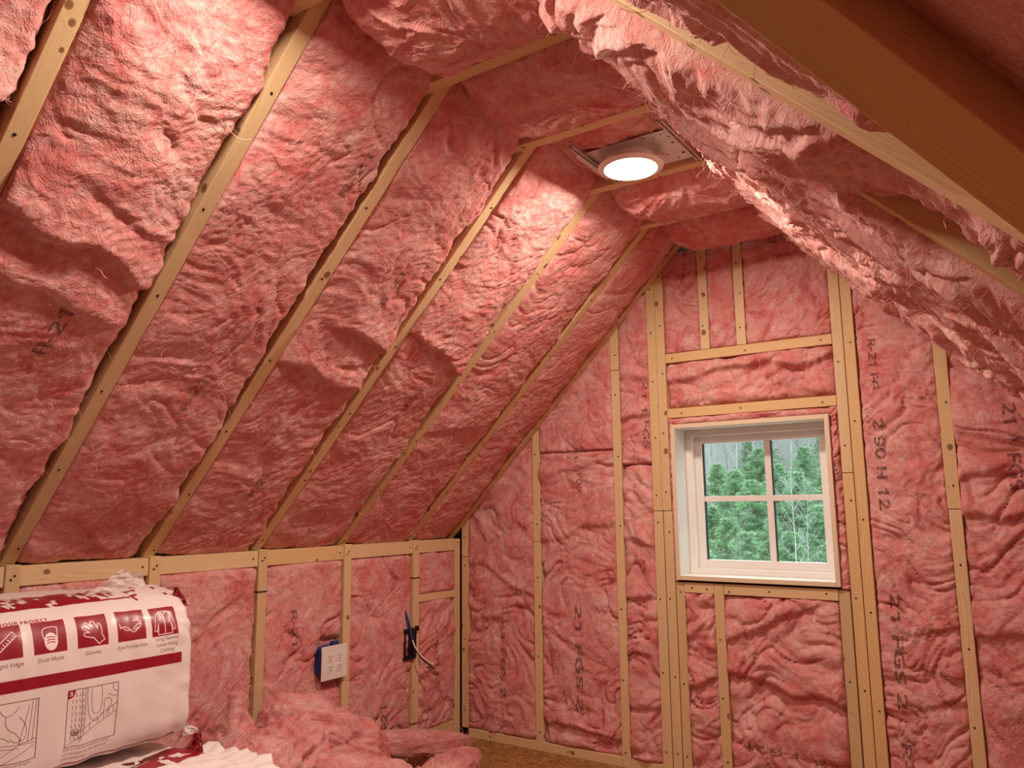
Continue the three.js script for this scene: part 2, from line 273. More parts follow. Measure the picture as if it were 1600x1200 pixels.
// ------------------------------------------------------------------ insulation batts
// o: origin, U V N frame, W x L, surface relief
const pale = [1.0, 0.97, 0.96], rose = [0.97, 0.81, 0.81], deep = [0.92, 0.57, 0.59];
function surface(o) {
  const sd = o.seed * 13.37, st = { puff: 0.010, billow: 0.010, wrinkle: 0.006, fine: 0.0022, freq: 7, stretch: 1, bulge: 0.012, ...o.style };
  const eL = o.edges?.[0] ?? 0.02, eR = o.edges?.[1] ?? 0.03, eB = o.edges?.[2] ?? 0.02, eT = o.edges?.[3] ?? 0.02, er = o.round ?? 0.035;
  const arc = (d, D, r) => (d >= r ? 0 : -D * (1 - Math.sqrt(Math.max(0, 1 - (1 - d / r) ** 2))));
  return (s, t, L) => {
    const x = s * st.stretch, y = t;
    const wx = noise(x * 5 + sd, y * 5, 3.1) * 0.10, wy = noise(x * 5, y * 5 + sd, 8.4) * 0.10;
    let h = st.bulge * Math.sin(Math.PI * clamp(s / o.W, 0, 1)) ** 0.7;
    h += st.puff * 2 * fbm(x * 4.2 + sd, y * 3.4, 1.5, 2);
    const bn = noise((x + wx) * st.freq + sd, (y + wy) * st.freq * 1.25, 5.5), bn2 = noise((x + wx * 1.5) * st.freq * 2.3, (y + wy) * st.freq * 2.6 + sd, 9.5);
    h += st.billow * (Math.pow(Math.abs(bn), 0.75) * 1.7 - 0.55) + st.billow * 0.5 * (Math.pow(Math.abs(bn2), 0.8) * 1.7 - 0.5);
    const rg = 1 - Math.abs(noise((x + wx * 2) * st.freq * 1.7 + sd, (y + wy * 2) * st.freq * 3.4, 2.5)) * 2.2; h += st.wrinkle * Math.max(0, rg) ** 3;
    h += st.fine * (fbm(x * 55 + wx * 90 + sd, y * 60, 4.4, 3) * 2 + 0.7 * noise((x + wx) * 130, (y + wy) * 150, sd));
    if (st.crease) {
      const c1 = noise((x + wx * 2.2) * st.freq * 0.8 + sd * 1.3, (y + wy * 2.2) * st.freq * 1.3, 11.5), c2 = noise((x + wx * 2.5) * st.freq * 1.9, (y + wy * 2.5) * st.freq * 1.7 + sd, 14.5);
      h -= st.crease * (sstep(-0.05, 0.3, noise(x * 6 - sd, y * 5, 21.5)) * Math.exp(-Math.abs(c1) / 0.045) + 0.6 * sstep(0.0, 0.3, noise(x * 7, y * 8 + sd, 27.5)) * Math.exp(-Math.abs(c2) / 0.06));
    }
    if (st.rough) { const a = noise((x + wx * 1.8) * 20 + sd, (y + wy * 1.5) * 8, 6.6), b = noise((x + wx * 1.5) * 42, (y + wy * 1.5) * 19 + sd, 7.7); const c = noise((x + wx) * 9, (y + wy) * 6 + sd, 17.7); h += st.rough * (a * 1.5 + b * 0.8 + c * 1.6 - 0.9 * Math.exp(-((a - 0.05) ** 2) / 0.006) * sstep(-0.1, 0.25, c)); }
    for (const f of o.folds ?? []) {
      const yy = t - (f.t + (f.slope ?? 0) * s + (f.wob ?? 0.02) * 2 * noise(s * 7 + sd, f.t * 9, 0.7)), k = f.half ? sstep(f.half[0], f.half[1], s / o.W) : 1, soft = 0.011;
      const up = 0.5 + 0.5 * Math.tanh(yy / soft);
      h += k * f.a * (up * Math.exp(-Math.max(0, yy) / (f.w ?? 0.06)) - (1 - up) * 0.9 * Math.exp(-Math.max(0, -yy) / (f.w2 ?? 0.03)));
    }
    for (const b of o.dents ?? []) h += b.a * Math.exp(-(((s - b.s) / b.w) ** 2) - (((t - b.t) / (b.l ?? b.w)) ** 2));
    const en = 1 + 0.9 * noise(t * 9 + sd, 0.3, 2.2) + 0.5 * noise(t * 31 + sd, 1.3, 2.2), en2 = 1 + 0.9 * noise(t * 8 - sd, 5.3, 2.2) + 0.5 * noise(t * 33 + sd, 4.3, 2.2), en3 = 1 + 0.8 * noise(s * 11 + sd, 5.3, 7.2);
    h += arc(s, eL, er * Math.max(0.25, en)) + arc(o.W - s, eR, er * Math.max(0.25, en2)) + arc(t, eB, er * Math.max(0.3, en3)) + arc(L - t, eT, er * 1.1 * Math.max(0.3, en3));
    return h + (o.lift ?? 0) + (o.tilt ? o.tilt(s, t) : 0);
  };
}
function battGeometry(o) {
  const res = o.res ?? 0.0055, nu = Math.max(6, Math.round(o.W / res)), Lmax = o.L, nv = Math.max(6, Math.round(Lmax / res)), hf = surface(o);
  const [ox, oy, oz] = o.o, U = V3(...o.U), V = V3(...o.V), N = V3(...o.N), thick = o.thick ?? 0.11;
  const pos = [], uv = [], col = [], idx = [], ra = rng(o.seed * 7 + 1), ua = ra() * 6.28, uo = ra() * 5, vo = ra() * 5, ca = Math.cos(ua), sa = Math.sin(ua), sd = o.seed * 3.7;
  const cols = nu + 3, rows = nv + 3;
  for (let j = 0; j < rows; j++) for (let i = 0; i < cols; i++) {
    const bi = i === 0 || i === cols - 1, bj = j === 0 || j === rows - 1;
    const s = clamp((i - 1) / nu, 0, 1) * o.W, L = o.top ? Math.min(Lmax, o.top(s)) : Lmax, t = clamp((j - 1) / nv, 0, 1) * L;
    const h = bi || bj ? -thick : hf(s, t, L);
    const l1 = bi || bj ? 0 : 0.008 * noise(s * 14 + sd, t * 14, 1.1), l2 = bi || bj ? 0 : 0.008 * noise(s * 14, t * 14 + sd, 2.7);
    const es = s < 0.01 || s > o.W - 0.01 ? 0 : 1, et = t < 0.01 || t > L - 0.01 ? 0 : 1;
    const ss = s + l1 * es, tt = t + l2 * et;
    pos.push(ox + U.x * ss + V.x * tt + N.x * h, oy + U.y * ss + V.y * tt + N.y * h, oz + U.z * ss + V.z * tt + N.z * h);
    const a = s + (bi ? 0.1 * (i ? 1 : -1) : 0), b = t + (bj ? 0.1 * (j ? 1 : -1) : 0);
    uv.push((ca * a - sa * b) / FIBRE_M + uo, (sa * a + ca * b) / FIBRE_M + vo);
    // dye and binder take unevenly: patches with ragged fibrous outlines
    const wa = noise(s * 9 + sd, t * 9, 5) * 0.12, m = fbm((s + wa * 1.6) * 7 + sd, (t - wa * 1.6) * 5, 9, 4) * 2.0, m2 = fbm((s + wa * 2) * 24 - sd, (t + wa * 2) * 17, 3, 3) * 1.8, v = m + m2 * 0.7 + (o.paleness ?? 0);
    const c = v > 0 ? [0, 1, 2].map((k) => mix(rose[k], pale[k], clamp(v * 1.5, 0, 1))) : [0, 1, 2].map((k) => mix(rose[k], deep[k], clamp(-v * 1.5, 0, 1)));
    col.push(...c);
  }
  for (let j = 0; j < rows - 1; j++) for (let i = 0; i < cols - 1; i++) { const a = j * cols + i, b = a + 1, c = a + cols, d = c + 1; idx.push(a, b, d, a, d, c); }
  idx.push(0, cols * (rows - 1), cols * rows - 1, 0, cols * rows - 1, cols - 1);                       // the back
  const g = new THREE.BufferGeometry();
  g.setAttribute('position', new THREE.Float32BufferAttribute(pos, 3)); g.setAttribute('uv', new THREE.Float32BufferAttribute(uv, 2)); g.setAttribute('color', new THREE.Float32BufferAttribute(col, 3));
  g.setIndex(idx); g.computeVertexNormals();
  return [g, hf, U, V, N];
}
function strand(r, p, n, len, rad) {                                      // one loose curled glass fibre bundle
  const d = V3(r() - 0.5, r() - 0.5, r() - 0.5).addScaledVector(n, 0.15).normalize(), pts = [p.clone()], q = p.clone();
  let cur = d;
  for (let k = 0; k < 5; k++) { cur = cur.clone().add(V3(r() - 0.5, r() - 0.5, r() - 0.5).multiplyScalar(0.9)).addScaledVector(n, k < 2 ? 0.1 : -0.16).normalize(); q.addScaledVector(cur, len / 5); pts.push(q.clone()); }
  return new THREE.TubeGeometry(new THREE.CatmullRomCurve3(pts), 9, rad, 3, false);
}
function batt(o) {
  const [g, hf, U, V, N] = battGeometry(o);
  const b = thing('insulation_batt', o.label, 'insulation', [0, 0, 0], o.group);
  part('batt_body', g, battMat, b);
  const r = rng(o.seed * 31 + 5), at = (s, t, dh) => { const L = o.top ? Math.min(o.L, o.top(s)) : o.L; return V3(...o.o).addScaledVector(U, s).addScaledVector(V, t).addScaledVector(N, hf(s, Math.min(t, L), L) + dh); };
  const n = Math.round((o.fuzz ?? 130) * o.W * o.L), gs = [];
  for (let i = 0; i < n; i++) { const s = (0.02 + r() * 0.96) * o.W, L = o.top ? Math.min(o.L, o.top(s)) : o.L, t = r() * L; gs.push(strand(r, at(s, t, 0), N, 0.012 + r() * r() * 0.07, (0.00035 + r() * 0.0005) * (o.hair ?? 1))); }
  if (o.fringe) for (let i = 0; i < o.fringe; i++) { const s = o.W - 0.001 - r() * 0.02, t = r() * o.L; gs.push(strand(r, at(s, t, 0.0), N.clone().addScaledVector(U, 0.7).normalize(), 0.012 + r() * 0.025, 0.0005)); }
  if (gs.length) part('loose_fibres', mergeGeometries(gs), strandMat, b).userData.kind = 'stuff';
  for (const p of o.print ?? []) {                                        // p: text row, centre s t, run direction (ds, dt), length, height
    const nx = 40, ny = 10, pos = [], uv = [], idx = [], dl = Math.hypot(p.run[0], p.run[1]), rx = p.run[0] / dl, ry = p.run[1] / dl, ux = -ry, uy = rx, row = p.row;
    for (let j = 0; j <= ny; j++) for (let i = 0; i <= nx; i++) {
      const a = (i / nx - 0.5) * p.len, c = (j / ny - 0.5) * p.h, q = at(p.s + rx * a + ux * c, p.t + ry * a + uy * c, 0.0022);
      pos.push(q.x, q.y, q.z); uv.push(i / nx, 1 - (85 + row * 170 + 62) / 1024 + (j / ny) * 124 / 1024);
    }
    for (let j = 0; j < ny; j++) for (let i = 0; i < nx; i++) { const a = j * (nx + 1) + i; idx.push(a, a + 1, a + nx + 2, a, a + nx + 2, a + nx + 1); }
    const pg = new THREE.BufferGeometry(); pg.setAttribute('position', new THREE.Float32BufferAttribute(pos, 3)); pg.setAttribute('uv', new THREE.Float32BufferAttribute(uv, 2)); pg.setIndex(idx); pg.computeVertexNormals();
    part('ink_stamp', pg, inkMat, b).userData.label = 'black stencilled ink lettering';
  }
  return b;
}

// left slope, one batt per bay; U runs away from the camera
const soft = { puff: 0.012, billow: 0.0048, wrinkle: 0.0018, fine: 0.0026, freq: 5.5, bulge: 0.012, crease: 0.008 };
const leftExtra = {
  0: { W: 0.255 },
  1: { print: [], folds: [{ t: 0.62, a: 0.012, slope: 0.2 }] },
  2: { print: [{ row: 0, s: 0.2, t: 0.75, run: [0.1, 1], len: 0.13, h: 0.035 }], folds: [{ t: 0.98, a: 0.02, slope: -0.25, w: 0.09 }] },
  3: { print: [{ row: 0, s: 0.21, t: 1.13, run: [0.05, 1], len: 0.14, h: 0.035 }, { row: 0, s: 0.2, t: 0.33, run: [0.1, 1], len: 0.12, h: 0.032 }], folds: [{ t: 0.98, a: 0.026, slope: -0.25, w: 0.07, half: [0.1, 0.45] }, { t: 0.80, a: 0.022, slope: -0.2, w: 0.06 }] },
  4: { print: [{ row: 0, s: 0.29, t: 1.39, run: [0.06, 1], len: 0.16, h: 0.036 }, { row: 0, s: 0.2, t: 0.66, run: [0.1, 1], len: 0.13, h: 0.034 }], folds: [] },
  5: { print: [{ row: 0, s: 0.2, t: 0.78, run: [0.15, 1], len: 0.15, h: 0.04 }], folds: [{ t: 1.04, a: 0.024, slope: -0.30, w: 0.08, wob: 0.03 }, { t: 0.90, a: 0.016, slope: -0.3, w: 0.05 }, { t: 1.16, a: 0.010, slope: -0.35, w: 0.04, half: [0.25, 0.6] }, { t: 0.38, a: 0.012, slope: 0.1, half: [0.4, 0.9] }] },
  6: { folds: [{ t: 1.2, a: 0.028, slope: 0.1 }, { t: 0.9, a: 0.03, slope: -0.2 }] },
};
const bayWords = ['between the end rafter and first rafter', 'between the first and second rafters', 'between the second and third rafters', 'between the third and fourth rafters', 'between the fourth and fifth rafters', 'between the fifth and sixth rafters', 'between the sixth and seventh rafters'];
for (let k = 0; k < 9; k++) {
  const z1 = Z(k) - 0.0195, z0 = k ? Z(k - 1) + 0.0195 : 0.039, W = z1 - z0;
  batt({ o: [-0.055 * q2, SL - 0.055 * q2, z1], U: [0, 0, -1], V: [q2, q2, 0], N: [q2, -q2, 0], W, L: 1.815, seed: 20 + k, style: soft, edges: [0.006, 0.085, 0.012, 0.03], round: 0.036, res: k > 6 ? 0.02 : 0.0055, fringe: 60, fuzz: 110, lift: 0.003,
    label: k < 7 ? `pink batt on left slope ${bayWords[k]}${k ? ' from the gable' : ', narrowest of the slope'}` : 'pink batt on left slope beside the camera, outside the picture', group: k < 7 ? 'batts on the left slope' : 'unseen batts', ...leftExtra[k], W });
}
// ceiling batts sag between the ties
for (let k = 0; k < 7; k++) {
  const z1 = Z(k) + (k ? 0.0185 : 0.0185), z0 = k ? Z(k - 1) + 0.0585 : 0.04, W = z1 - z0, lampBay = k === 2 || k === 5;
  batt({ o: [1.185, CEIL, z1], U: [0, 0, -1], V: [1, 0, 0], N: [0, -1, 0], W, L: 0.49, seed: 50 + k, style: { ...soft, bulge: lampBay ? 0.004 : 0.05, puff: lampBay ? 0.004 : 0.012, wrinkle: 0.009 }, edges: [0.03, 0.03, 0.09, 0.06], round: lampBay ? 0.03 : 0.085, fuzz: 60, lift: lampBay ? -0.022 : 0.004, thick: 0.1,
    label: k === 2 ? 'ceiling batt behind the lit round lamp' : k === 0 ? 'rounded ceiling batt right against the top of gable wall' : k === 1 ? 'ceiling batt in the bay between lamp and end bay' : k === 5 ? 'ceiling batt behind the second lamp, outside the picture' : k === 3 ? 'sagging ceiling batt in the bay before the lit lamp' : k === 4 ? 'dark red sagging ceiling batt at the top edge of picture' : 'ceiling batt outside the picture above the camera', group: 'ceiling batts' });
}
// right slope: torn rough faces
const rough = { puff: 0.014, billow: 0.008, wrinkle: 0.003, fine: 0.0022, freq: 6, bulge: 0.022, rough: 0.012 };
const RZ = [[0.039, 0.2935], [0.3325, 0.6995], [0.7385, 1.1065], [1.1455, 1.5005], [1.5395, 1.8425], [1.8815, 2.42], [2.425, 2.88], [2.885, 3.14]];
RZ.forEach(([z0, z1], k) => batt({ o: [KX + 0.03, SR - KX - 0.03, z0], U: [0, 0, 1], V: [-q2, q2, 0], N: [-q2, -q2, 0], W: z1 - z0, L: 1.66, seed: 70 + k, style: k < 6 ? rough : { ...soft, bulge: 0 }, edges: k < 4 ? [0.012, 0.006, 0.03, 0.03] : [0.05, 0.008, 0.03, 0.03], round: k < 4 ? 0.03 : 0.05,
  res: k < 6 ? 0.0045 : 0.006, fuzz: k < 6 ? 800 : 60, hair: k < 6 ? 0.6 : 1, lift: [0.022, 0.024, 0.024, 0.02, 0.006, -0.006, -0.12, -0.12][k], paleness: k < 6 ? 0.75 : -0.2, thick: 0.09,
  folds: k === 6 ? [{ t: 0.75, a: 0.03, slope: -0.5, w: 0.08 }, { t: 1.05, a: 0.025, slope: 0.6, w: 0.06 }, { t: 0.5, a: 0.02, slope: 0.2 }] : [], tilt: k === 4 ? (s, t) => 0.03 * sstep(0.95, 1.15, t) - (0.024 + 0.036 * (1 - sstep(0.03, 0.2, s))) * (1 - sstep(0.88, 1.02, t)) : k === 5 ? (s, t) => { const x = KX + 0.03 - t * q2, zb = BEAM.z0 + (BEAM.x0 - x) * (BEAM.z0 - BEAM.z1) / (BEAM.x1 - BEAM.x0); return -0.045 * (1 - sstep(0.02, 0.16, s)) - 0.13 * sstep(-0.02, 0.02, 1.8815 + s - zb); } : undefined, label: ['rough batt on right slope touching the gable wall', 'rough torn batt on right slope, second bay from the gable', 'rough torn batt on right slope, third bay from the gable', 'brightly lit rough batt on right slope, fourth bay from gable', 'rough batt on right slope between the two uncovered rafters', 'rough batt on right slope between uncovered rafter and dark beam', 'dark batt behind the roof beam in the top right corner', 'dark batt on right slope above the camera'][k], group: 'batts on the right slope' }));

// gable wall
const cotton = { crease: 0.02, puff: 0.006, billow: 0.009, wrinkle: 0.004, fine: 0.0018, freq: 8, bulge: 0.006 };
let gs = 200;
function gable(label, x0, x1, y0, y1, extra = {}) {
  return batt({ o: [x0 - 0.002, y0, 0], U: [1, 0, 0], V: [0, 1, 0], N: [0, 0, 1], W: x1 - x0 + 0.004, L: y1 - y0, seed: gs++, style: cotton, edges: [0.012, 0.016, 0.012, 0.012], round: 0.02, lift: -0.003, fuzz: 60, label, group: 'batts in the gable wall', ...extra });
}
gable('triangular-topped batt in gable wall beside the corner', 0.046, 0.409, 0.038, 1.4, { top: (s) => s + 0.046 + SL - 0.038 + 0.04, print: [{ row: 1, s: 0.2, t: 0.32, run: [0, -1], len: 0.36, h: 0.035 }], folds: [{ t: 0.72, a: 0.012, slope: -0.3 }, { t: 0.45, a: 0.008, slope: 0.3 }] });
gable('tall lower batt stencilled 21, second bay from the corner', 0.447, 0.815, 0.038, 1.255, { print: [{ row: 1, s: 0.185, t: 0.36, run: [0, -1], len: 0.46, h: 0.042 }, { row: 4, s: 0.2, t: 1.14, run: [0.1, -1], len: 0.2, h: 0.03 }], folds: [{ t: 1.12, a: 0.012, slope: 0.1 }, { t: 0.83, a: 0.01, slope: 0.25 }, { t: 0.09, a: 0.02, slope: -0.1, w: 0.05 }, { t: 0.6, a: 0.008, slope: 0.4, half: [0.4, 0.8] }] });
gable('upper batt under the end rafter, second bay from the corner', 0.447, 0.815, 1.257, 1.75, { top: (s) => s + 0.447 + SL - 1.257 + 0.04, edges: [0.012, 0.016, 0.02, 0.012] });
gable('narrow lower batt between second stud and doubled stud', 0.853, 0.989, 0.038, 1.19, { style: { ...cotton, billow: 0.013 }, folds: [{ t: 0.19, a: 0.02 }, { t: 0.62, a: 0.014 }, { t: 0.86, a: 0.012, slope: -0.3 }] });
gable('narrow upper batt between second stud and doubled stud', 0.853, 0.989, 1.192, 1.92, { top: (s) => s + 0.853 + SL - 1.192 + 0.04, print: [{ row: 4, s: 0.12, t: 0.2, run: [0, -1], len: 0.3, h: 0.03 }], folds: [{ t: 0.2, a: 0.018 }, { t: 0.36, a: 0.012 }] });
gable('sliver of wool packed along left side of window frame', 1.067, 1.084, 0.728, 1.37, { edges: [0.01, 0.01, 0, 0], round: 0.01, style: { ...cotton, billow: 0.005 }, lift: -0.008, res: 0.004 });
gable('sliver of wool packed along right side of window frame', 1.684, 1.715, 0.728, 1.37, { edges: [0.016, 0.016, 0, 0], round: 0.015, style: { ...cotton, billow: 0.009, freq: 14 }, lift: -0.004, res: 0.004 });
gable('sliver of wool packed between window frame and lower header', 1.067, 1.715, 1.344, 1.372, { edges: [0, 0, 0.014, 0.014], round: 0.014, style: { ...cotton, billow: 0.006 }, lift: -0.004, res: 0.004 });
gable('puffy horizontal batt between the two headers above window', 1.067, 1.715, 1.409, 1.597, { style: { ...cotton, billow: 0.016, bulge: 0.012 }, folds: [{ t: 0.115, a: 0.022, slope: 0.03, w: 0.05 }], edges: [0.02, 0.02, 0.03, 0.03], round: 0.03 });
gable('small batt left of the two cripples above the window', 1.066, 1.219, 1.635, 2.06, { folds: [{ t: 0.3, a: 0.014 }] });
gable('narrow batt between the two cripples above the window', 1.257, 1.365, 1.635, 2.06);
gable('wide batt right of the two cripples above the window', 1.403, 1.715, 1.635, 2.06, { folds: [{ t: 0.34, a: 0.012, slope: 0.2 }] });
gable('narrow puffy batt under left part of window sill', 1.106, 1.225, 0.038, 0.688, { style: { ...cotton, billow: 0.02, freq: 9, bulge: 0.004 }, folds: [{ t: 0.47, a: 0.012, slope: -0.3 }, { t: 0.3, a: 0.014, slope: 0.4 }] });
gable('wide batt stencilled with black letters under window sill', 1.263, 1.673, 0.038, 0.688, { style: { ...cotton, billow: 0.018, freq: 6 }, folds: [{ t: 0.35, a: 0.026, slope: -0.12, w: 0.07 }, { t: 0.47, a: 0.014, slope: 0.5 }], print: [{ row: 5, s: 0.15, t: 0.12, run: [-1, 0.08], len: 0.2, h: 0.032 }, { row: 0, s: 0.33, t: 0.10, run: [-1, 0.03], len: 0.09, h: 0.03 }] });
gable('tall batt with column of black figures right of window', 1.7915, 2.035, 0.038, 1.86, { top: (s) => SR - 1.7915 - s - 0.038 + 0.02, edges: [0.03, 0.008, 0.012, 0.012], print: [{ row: 3, s: 0.055, t: 1.12, run: [0, -1], len: 0.34, h: 0.045 }, { row: 2, s: 0.055, t: 1.47, run: [0, -1], len: 0.2, h: 0.035 }, { row: 1, s: 0.06, t: 0.5, run: [0, -1], len: 0.4, h: 0.04 }, { row: 0, s: 0.06, t: 0.12, run: [0, -1], len: 0.2, h: 0.04 }], folds: [{ t: 0.58, a: 0.014, slope: -0.1, half: [0.2, 0.6] }, { t: 0.28, a: 0.01, slope: 0.2 }, { t: 0.42, a: 0.012, slope: 0.1 }] });
gable('batt in gable wall at the right picture edge', 2.0735, 2.44, 0.038, 1.6, { top: (s) => SR - 2.0735 - s - 0.038 + 0.02, style: { ...cotton, billow: 0.016, freq: 6 }, print: [{ row: 4, s: 0.16, t: 1.16, run: [0, -1], len: 0.3, h: 0.05 }], folds: [{ t: 1.22, a: 0.016, slope: -0.2 }, { t: 1.05, a: 0.016, slope: 0.15 }, { t: 0.93, a: 0.02, slope: 0.05 }, { t: 0.55, a: 0.014, slope: 0.1 }] });
gable('batt in gable wall outside the right picture edge', 2.478, 2.76, 0.038, 1.2, { res: 0.02, fuzz: 0, top: (s) => SR - 2.478 - s - 0.038 });

// knee wall; U runs away from the camera
function knee(label, z0, z1, y0, y1, extra = {}) {
  return batt({ o: [0, y0, z1 + 0.001], U: [0, 0, -1], V: [0, 1, 0], N: [1, 0, 0], W: z1 - z0 + 0.002, L: y1 - y0, seed: gs++, style: { ...cotton, billow: 0.006, freq: 6 }, edges: [0.01, 0.02, 0.01, 0.012], round: 0.02, lift: -0.003, fuzz: 70, label, group: 'batts in the knee wall', ...extra });
}
knee('small batt above the short block in the corner bay', 0.039, Z(0) - 0.0195, 0.648, 0.826);
knee('batt below the short block in the corner bay', 0.039, Z(0) - 0.0195, 0.074, 0.616, { style: { ...cotton, billow: 0.014 }, print: [{ row: 3, s: 0.12, t: 0.3, run: [0.06, -1], len: 0.26, h: 0.03 }] });
knee('knee wall batt between bracket stud and outlet stud', Z(0) + 0.0195, Z(1) - 0.0195, 0.074, 0.826, { print: [{ row: 0, s: 0.2, t: 0.1, run: [0, 1], len: 0.14, h: 0.05 }], edges: [0.01, 0.04, 0.01, 0.02] });
knee('knee wall batt stencilled R-21 left of the outlet', Z(1) + 0.0195, Z(2) - 0.0195, 0.074, 0.826, { print: [{ row: 0, s: 0.13, t: 0.52, run: [0.03, -1], len: 0.15, h: 0.036 }], dents: [{ s: 0.31, t: 0.37, w: 0.07, l: 0.09, a: -0.05 }], folds: [{ t: 0.2, a: 0.016, half: [0.4, 0.6] }] });
knee('knee wall batt just right of the wrapped bag', Z(2) + 0.0195, Z(3) - 0.0195, 0.074, 0.826, { edges: [0.01, 0.04, 0.01, 0.02], style: { ...cotton, billow: 0.005, freq: 5, bulge: 0.02 } });
knee('knee wall batt behind the wrapped bag', Z(3) + 0.0195, Z(4) - 0.0195, 0.074, 0.826);
for (let k = 4; k < 8; k++) knee('knee wall batt on the left, outside the picture', Z(k) + 0.0195, Z(k + 1) - 0.0195, 0.074, 0.826, { res: 0.02, fuzz: 0, group: 'unseen batts' });
// right knee wall and back wall: outside the picture, they close the room
for (let k = 0; k < 11; k++) batt({ o: [KX, 0.04, 0.04 + k * 0.41], U: [0, 0, 1], V: [0, 1, 0], N: [-1, 0, 0], W: 0.4, L: 0.84, seed: 400 + k, style: cotton, res: 0.025, fuzz: 0, label: 'pink batt in the low wall right of the camera', group: 'batts behind the camera' });
for (let k = 0; k < 4; k++) batt({ o: [KX + 0.03, SR - KX - 0.03, 3.18 + k * 0.4064], U: [0, 0, 1], V: [-q2, q2, 0], N: [-q2, -q2, 0], W: 0.366, L: 1.66, seed: 450 + k, style: { ...soft, bulge: 0 }, res: 0.025, fuzz: 0, lift: -0.02, label: 'pink batt on the right slope behind the camera', group: 'batts behind the camera' });
for (let k = 7; k < 11; k++) batt({ o: [1.13, CEIL, 3.16 + (k - 7) * 0.4064 + 0.366], U: [0, 0, -1], V: [1, 0, 0], N: [0, -1, 0], W: 0.366, L: 0.53, seed: 460 + k, style: soft, res: 0.02, fuzz: 0, label: 'pink ceiling batt behind the camera', group: 'batts behind the camera' });

// ------------------------------------------------------------------ window in the gable wall
const pineJamb = std({ color: new THREE.Color().setRGB(0.80, 0.66, 0.47), roughness: 0.55, map: null });
const primed = std({ color: new THREE.Color().setRGB(0.80, 0.77, 0.70), roughness: 0.5 });
const vinyl = std({ color: new THREE.Color().setRGB(0.88, 0.84, 0.80), roughness: 0.4 });
{
  const w = new THREE.Group(); w.name = 'window_1'; w.userData.kind = 'structure'; scene.add(w);
  const X0 = 1.081, X1 = 1.686, Y0 = 0.736, Y1 = 1.343, T = 0.0165, F = 0.013, B = -0.122;
  const rb = (x0, x1, y0, y1, z0, z1, r = 0.0015) => { const g = new RoundedBoxGeometry(x1 - x0, y1 - y0, z1 - z0, 2, r); g.translate((x0 + x1) / 2, (y0 + y1) / 2, (z0 + z1) / 2); return uvBox(g); };
  // extension jamb: four primed boards with bare pine edges
  for (const [a, b, c, d] of [[X0, X0 + T, Y0, Y1], [X1 - T, X1, Y0, Y1], [X0 + T, X1 - T, Y1 - T, Y1], [X0 + T, X1 - T, Y0, Y0 + T]]) part('jamb_board', rb(a, b, c, d, B - 0.02, F - 0.0015), primed, w);
  for (const [a, b, c, d] of [[X0, X0 + T, Y0, Y1], [X1 - T, X1, Y0, Y1], [X0 + T, X1 - T, Y1 - T, Y1], [X0 + T, X1 - T, Y0, Y0 + T]]) part('jamb_edge', rb(a + 0.0003, b - 0.0003, c + 0.0003, d - 0.0003, F - 0.0015, F, 0.0005), pineJamb, w);
  // vinyl frame, stepped
  const ring = (x0, x1, y0, y1, t, z0, z1, name, bt = t) => { for (const [a, b, c, d] of [[x0, x0 + t, y0, y1], [x1 - t, x1, y0, y1], [x0 + t, x1 - t, y1 - t, y1], [x0 + t, x1 - t, y0, y0 + bt]]) part(name, rb(a, b, c, d, z0, z1), vinyl, w); };
  ring(X0 + T, X1 - T, Y0 + T, Y1 - T, 0.026, -0.16, -0.098, 'window_frame', 0.022);
  ring(X0 + T + 0.026, X1 - T - 0.026, Y0 + T + 0.022, Y1 - T - 0.026, 0.030, -0.158, -0.130, 'sash', 0.032);
  const gx0 = X0 + T + 0.056, gx1 = X1 - T - 0.056, gy0 = Y0 + T + 0.054, gy1 = Y1 - T - 0.056;
  part('muntin', rb(1.405, 1.430, gy0, gy1, -0.153, -0.138), vinyl, w);
  part('muntin', rb(gx0, 1.405, 1.036, 1.058, -0.153, -0.138), vinyl, w);
  part('muntin', rb(1.430, gx1, 1.036, 1.058, -0.153, -0.138), vinyl, w);
  const rubber = std({ color: 0x23282a, roughness: 0.7 });
  for (const x of [gx0, 1.430]) for (const [c, d] of [[gy0, 1.036], [1.058, gy1]]) part('gasket', rb(x, x + 0.004, c, d, -0.1535, -0.1375, 0.0005), rubber, w);
  const glass = new THREE.MeshPhysicalMaterial({ color: 0xffffff, transmission: 1, thickness: 0, roughness: 0, ior: 1.5 });
  for (const [a, b] of [[gx0, 1.4175], [1.4175, gx1]]) for (const [c, d] of [[gy0, 1.047], [1.047, gy1]]) { const g = new THREE.PlaneGeometry(b - a, d - c); g.translate((a + b) / 2, (c + d) / 2, -0.1545); part('pane', g, glass, w); }
}

